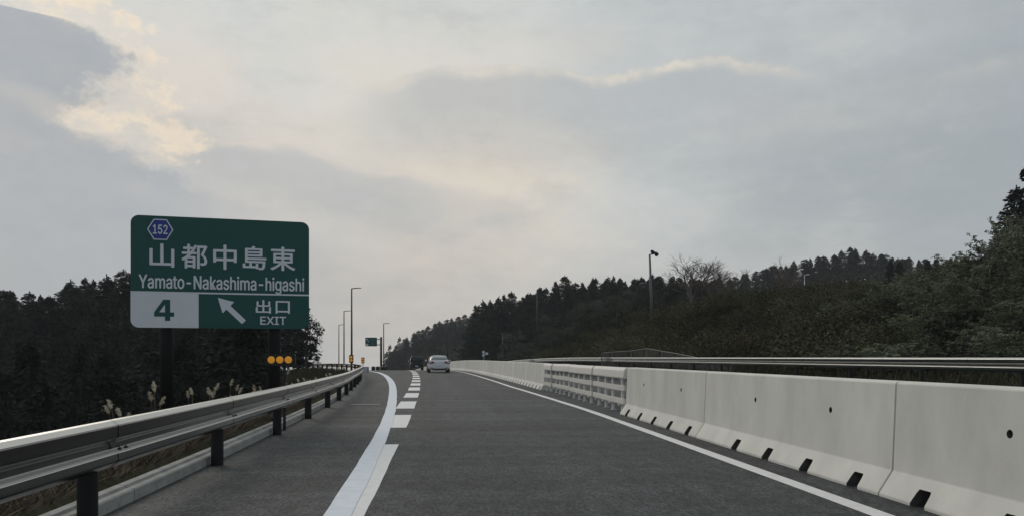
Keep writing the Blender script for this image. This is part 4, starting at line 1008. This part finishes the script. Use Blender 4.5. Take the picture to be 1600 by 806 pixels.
undergrowth()
def far_wood():
    global rng; rng = np.random.default_rng(9); Ps, As, Bs = [], [], []
    lib = [cedar_parts(90+i, 50, 7, 12., 3.0, .6) for i in range(3)]
    spots = []
    for u, d in [(u, d) for d in (380, 420, 460, 500) for u in range(470, 640, 9)]+[(u, d) for d in (400, 450) for u in range(760, 1500, 16)]+[(u, d) for d in (170, 200) for u in range(-60, 470, 22)]:
        spots.append((u+rng.uniform(-5, 5), d*(1+rng.uniform(-.04, .04)), 0))
    for u, d, _ in spots:
        x, y = W(u, d)
        if in_corridor(x, y, 6): continue
        z = float(ground_z(x, y)); P, A, B = lib[int(rng.integers(3))]; k_ = rng.uniform(.65, .95)
        if u < 470 and d < 250: k_ *= .7
        Ps.append(P*k_+np.array([x, y, z])); As.append(A*2*k_); Bs.append(B*2*k_)
    o = link('distant_wood', quads_mesh('distant_wood', np.concatenate(Ps), np.concatenate(As), np.concatenate(Bs), M_cedar), None)
    o['kind'] = 'stuff'; tag(o, 'hazy far-off wood filling the valley beyond the road', 'wood')
far_wood(); print('cedars', sum(NC))

# ------------------------------------------------------------------ grass
def grass(name, label, spots, m, h0, h1, w=.006, lean=.5):
    global rng; n = len(spots); rng = np.random.default_rng(n); S = np.array(spots); hh = rng.uniform(h0, h1, (n, 1)); dr_ = unit(np.concatenate([rng.normal(0, lean, (n, 2)), np.ones((n, 1))], 1))
    A = dr_*hh/2; P = S+A; B = unit(np.cross(dr_, rnd_dir(n)))*w*rng.uniform(.6, 1.6, (n, 1))
    o = link(name, quads_mesh(name, P, A, B, m), None); o['kind'] = 'stuff'; o['label'] = label; o['category'] = 'grass'; return o
sp = []; r2 = np.random.default_rng(3)
yy_ = 3+np.abs(r2.random(52000)**1.5)*42; off = .28+r2.random(52000)**1.3*5.0
xx_ = np.array([railx(t) for t in yy_])-.10-off*1.0; zz_ = ground_z(xx_, yy_)
grass('dry_grass', 'matted dry brown grass on the bank behind the kerb', list(zip(xx_, yy_, zz_-.02)), M_grass, .06, .32, .006, 1.0)
yy_ = 40+r2.random(9000)*45; off = .4+r2.random(9000)*6; xx_ = np.array([railx(t) for t in yy_])-.3-off; zz_ = ground_z(xx_, yy_)
xx2 = np.array([orx(t) for t in 8+r2.random(1)*1]);
y3 = 10+r2.random(26000)**1.2*65; x3 = np.array([orx(t) for t in y3])+.5+r2.random(26000)**1.2*9; z3 = ground_z(x3, y3)
grass('roadside_grass', 'olive and tan rough grass behind the far guardrail', list(zip(x3, y3, z3-.02)), M_grassg, .15, .6, .012, .7)
grass('verge_grass', 'rough grass beside the far end of the left guardrail', list(zip(xx_, yy_, zz_-.02)), M_grassg, .2, .6, .015, .6)

# ------------------------------------------------------------------ pampas grass heads behind the left rail
def pampas(seed):
    r_ = random.Random(seed); t = empty('pampas_grass'); hs = []
    for i in range(r_.randint(1, 2)):
        a = r_.random()*6.28; ln = r_.uniform(.05, .22); H_ = r_.uniform(.82, 1.0); p = [Vector((math.cos(a)*ln*(k/4)**2+i*.04, math.sin(a)*ln*(k/4)**2, H_*k/4)) for k in range(5)]
        MB().tube(p, .006, 4, False).build('stalk', M_stalk, t)
        hs.append((p[-1], a, ln))
    P, A, B = [], [], []
    for tip_, a, ln in hs:
        n = 95; q = rng.random(n); ax = np.array([math.cos(a)*.45, math.sin(a)*.45, 1.0]); ax /= np.linalg.norm(ax)
        L0 = .17; c_ = np.array(tip_)[None]+ax[None]*(q[:, None]*L0-.03)+rng.normal(0, 1, (n, 3))*(.013*np.sin(np.pi*np.clip(q, .05, 1))**.7+.004)[:, None]
        o_ = unit(ax[None]+rnd_dir(n)*.5); P.append(c_); A.append(o_*.024); B.append(unit(np.cross(o_, rnd_dir(n)))*.006)
    link('plume', quads_mesh('plume', np.concatenate(P), np.concatenate(A), np.concatenate(B), M_plume), None, t)
    return t
# (u, v of the plume tip, distance)
pp = [(180, 624, 10.5), (194, 628, 10.3), (199, 634, 10.5), (243, 598, 11), (239, 611, 10.8), (268, 630, 11.5), (296, 600, 13), (303, 606, 13.2), (331, 598, 14), (324, 602, 14), (337, 604, 14.2), (357, 592, 14.8), (366, 599, 15), (379, 610, 15.5), (394, 601, 16), (400, 600, 16.3), (404, 605, 16), (418, 595, 17.5), (441, 577, 18.5), (446, 575, 19), (449, 592, 19), (456, 596, 19.5), (462, 590, 20), (468, 590, 21), (481, 588, 22), (492, 587, 24), (500, 583, 26), (508, 581, 28), (516, 580, 30), (523, 577, 32)]
protos = [pampas(i) for i in range(4)]
ppl = 'dry pampas grass head with a cream plume rising behind the left guardrail'
for i, (u, v, d) in enumerate(pp):
    q = at(u, v+3, d); zg = float(ground_z(q.x, q.y)); h = max(q.z-zg, .5)
    o = inst(protos[i % 4], q.x, q.y, zg-.05, 1.15+.2*rr.random(), (h+.05)/1.06, rr.random()*6.28, ppl, 'pampas grass', 'pampas grass heads behind the guardrail')
    o.scale = (.95, .95, (h+.05)/1.06)
# leafy weed by the rail
# ------------------------------------------------------------------ haze
hz = MB().box((0, 10, 22), (1300, 1360, 90)).build('haze', None); hz.location = (0, 0, 0)
hm = bpy.data.materials.new('haze'); hm.use_nodes = True; nt = hm.node_tree; nt.nodes.clear()
pv = nt.nodes.new('ShaderNodeVolumePrincipled'); pv.inputs['Color'].default_value = (.93, .95, 1, 1); pv.inputs['Density'].default_value = .0003; pv.inputs['Anisotropy'].default_value = 0.0
om = nt.nodes.new('ShaderNodeOutputMaterial'); nt.links.new(pv.outputs[0], om.inputs['Volume']); hz.data.materials.append(hm); hz['kind'] = 'stuff'; hz['label'] = 'thin pale air haze over the valley'; hz['category'] = 'haze'
for o in bpy.data.objects:
    if 'proto' in o: del o['proto']
